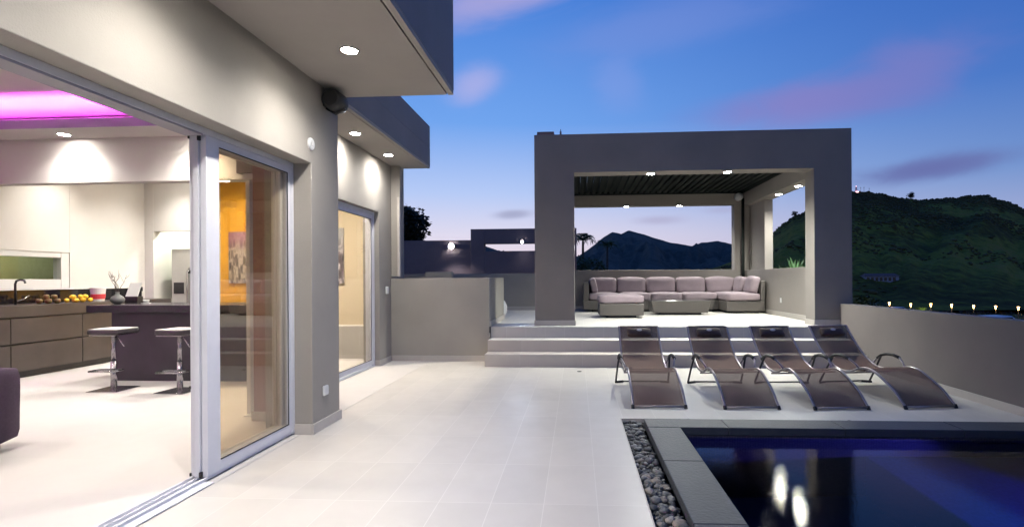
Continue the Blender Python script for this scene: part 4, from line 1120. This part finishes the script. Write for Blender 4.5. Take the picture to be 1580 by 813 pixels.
b.build('roof', ROOFT, fh)
for k_ in range(7):
    x0 = -L / 2 + .8 + k_ * (L - 1.6) / 7
    MB().box(x0, x0 + (L - 1.6) / 7 * .62, -.12, -.02, .3, Hh * .58).build('window', CARGLASS, fh)
mp = on_hill(1322, 555); ms = 555 / 820.0
tm = thing('radio_mast', 'red and white lit radio mast on the hilltop', 'mast', mp)
b = MB(); h_ = 9.0 * ms
for sx_, sy_ in ((-1, -1), (1, -1), (1, 1), (-1, 1)): b.tube([(sx_ * .9, sy_ * .9, -.6), (sx_ * .3, sy_ * .3, h_)], .16, 5)
for k_ in range(5):
    q = 1 - .66 * k_ / 5; z = h_ * k_ / 5; b.box(-.9 * q, .9 * q, -.9 * q, .9 * q, z, z + .18)
b.build('lattice_tower', REDM, tm); MB().box(-1.6, 1.6, -1.2, 1.2, -.6, 1.2).build('glow_box', BEACON, tm); MB().ball((0, 0, h_ + .3), .35, .35, .35, 1).build('beacon', BEACON, tm)  # box at the foot emits by itself so the mast looks lit
for i, (px, h_) in enumerate([(1329, 6.5), (1334, 6.0), (1342, 5.0)]):
    p = on_hill(px, 555); t = thing('antenna_pole', ['thin antenna pole right next to the radio mast', 'thin antenna pole in the middle of the hilltop row', 'thin antenna pole farthest from the radio mast'][i], 'antenna', p, 0, 'thin antenna poles on the hilltop')
    MB().tube([(0, 0, -.6), (0, 0, h_)], .14, 5).build('pole', STUCCO_D, t); MB().box(-.35, .35, -.05, .05, h_ * .8, h_ * .8 + .5).build('aerial', STUCCO_D, t)
p = on_hill(1406, 555); tree('hilltop_tree', 'lone round tree on the hill skyline', 'tree', p[0], p[1], p[2] - .4, 6.5, 4.2, 31, LEAF_D, 1500, .7)
p = on_hill(1226, 555); tree('hilltop_tree', 'lone tree on the slope seen through the side window', 'tree', p[0], p[1], p[2] - .4, 5, 3.0, 32, LEAF_D, 1200, .6)

lamps = [(1372, 468), (1405, 470), (1436, 470), (1468, 471), (1502, 472.5), (1536, 473.5), (1571, 475)]
labs = ['street lamp beside the white lit parked car beyond the wall', 'street lamp just before the glowing yellow green bush', 'street lamp right after the glowing yellow green bush',
        'street lamp halfway along the row beyond the terrace wall', 'street lamp above the pale roof of the parked van', 'street lamp just past the pale roof of the parked van', 'last street lamp of the row, at the picture edge']
first = None
for (px, py), lab in zip(lamps, labs):
    x, y, z = at(px, py, 105)
    if first is None:
        first = thing('street_lamp', lab, 'street lamp', (x, y, z), 0, 'street lamps along the valley road')
        MB().tube([(0, 0, -4.6), (0, 0, -.42)], .05, 8).build('post', BLACK, first)
        MB().lathe((0, 0, 0), [(.0, -.42), (.08, -.42), (.19, .22), (.0, .26)], 10).build('lantern', STREET, first)
        MB().lathe((0, 0, 0), [(.24, .265), (.22, .31), (.0, .42)], 10).build('cap', BLACK, first)
        l = bpy.data.lights.new('street_lamp_bulb', 'POINT'); l.energy = 420; l.color = (1, .6, .25); l.shadow_soft_size = .3
        lo_ = bpy.data.objects.new('street_lamp_bulb', l); COL.objects.link(lo_); lo_.parent = first; lo_.location = (0, -.7, -.2)
    else: dup(first, (x, y, z), 0, lab)
def car(loc, rz, label, lights):
    t = thing('parked_car', label, 'car', loc, rz)
    b = MB(); prof = [(-2.1, .35), (-2.15, .75), (-1.5, .92), (-.9, 1.42), (1.2, 1.46), (1.85, 1.0), (2.1, .9), (2.1, .35)]
    for s in (-1, 1): pass
    A = [b.bm.verts.new((p[0], -.85, p[1])) for p in prof]; Bv = [b.bm.verts.new((p[0], .85, p[1])) for p in prof]; n = len(prof)
    for i in range(n): b.bm.faces.new((A[i], A[(i + 1) % n], Bv[(i + 1) % n], Bv[i]))
    b.bm.faces.new(A[::-1]); b.bm.faces.new(Bv)
    b.build('body', PAINTW, t, bevel=.08, seg=3)
    MB().box(-.75, 1.25, -.868, -.852, .98, 1.34).build('window', CARGLASS, t)
    for x in (-1.35, 1.3):
        for s in (-.8, .8): MB().lathe((x, s, .33), [(0, -.1), (.33, -.1), (.33, .1), (0, .1)], 16, 'Y').build('wheel', RUBBER, t)
    for s in (-.6, .6): MB().box(-2.19, -2.12, s - .15, s + .15, .6, .74).build('headlight', LED_W if lights else PLASTIC, t)
x, y, z = at(1527, 486.5, 46); car((x, y, z - 1.46), rad(5), 'pale parked van roof just above the terrace wall', False)
x, y, z = at(1380, 473.5, 98); car((x, y, z - 1.46), rad(10), 'white parked car lit up by the first street lamp', True)
x, y, z = at(1420, 478, 80); b = MB(); leaf_mass(b, (0, 0, 0), .9, .9, .5, 420, .25, random.Random(61), .1)
t = thing('lit_bush', 'yellow green bush glowing under a garden lamp', 'bush', (x, y, z)); b.build('foliage', LEAF, t); MB().tube([(0, 0, -3.5), (0, 0, -.1)], .1, 7, r2=.05).build('trunk', BARK, t)
l = bpy.data.lights.new('garden_lamp', 'POINT'); l.energy = 160; l.color = (.9, 1, .2); l.shadow_soft_size = .1
lo_ = bpy.data.objects.new('garden_lamp', l); COL.objects.link(lo_); lo_.location = (x - .3, y - 1.3, z + .3)
# dark hedge line along the valley road
for i in range(9):
    px = 1345 + i * 29; x, y, z = at(px + random.uniform(-6, 6), 481 + i * 1.2, 96); r_ = random.uniform(1.1, 1.7)
    b = MB(); leaf_mass(b, (0, 0, 0), r_ * 1.3, r_, r_ * .75, 260, .35, random.Random(90 + i), .1)
    t = thing('road_shrub', 'dark shrub in the line along the valley road', 'shrub', (x, y, z), 0, 'dark shrubs along the valley road')
    b.build('foliage', LEAF_D, t); MB().tube([(0, 0, -3), (0, 0, -.2)], .1, 6, r2=.05).build('trunk', BARK, t)
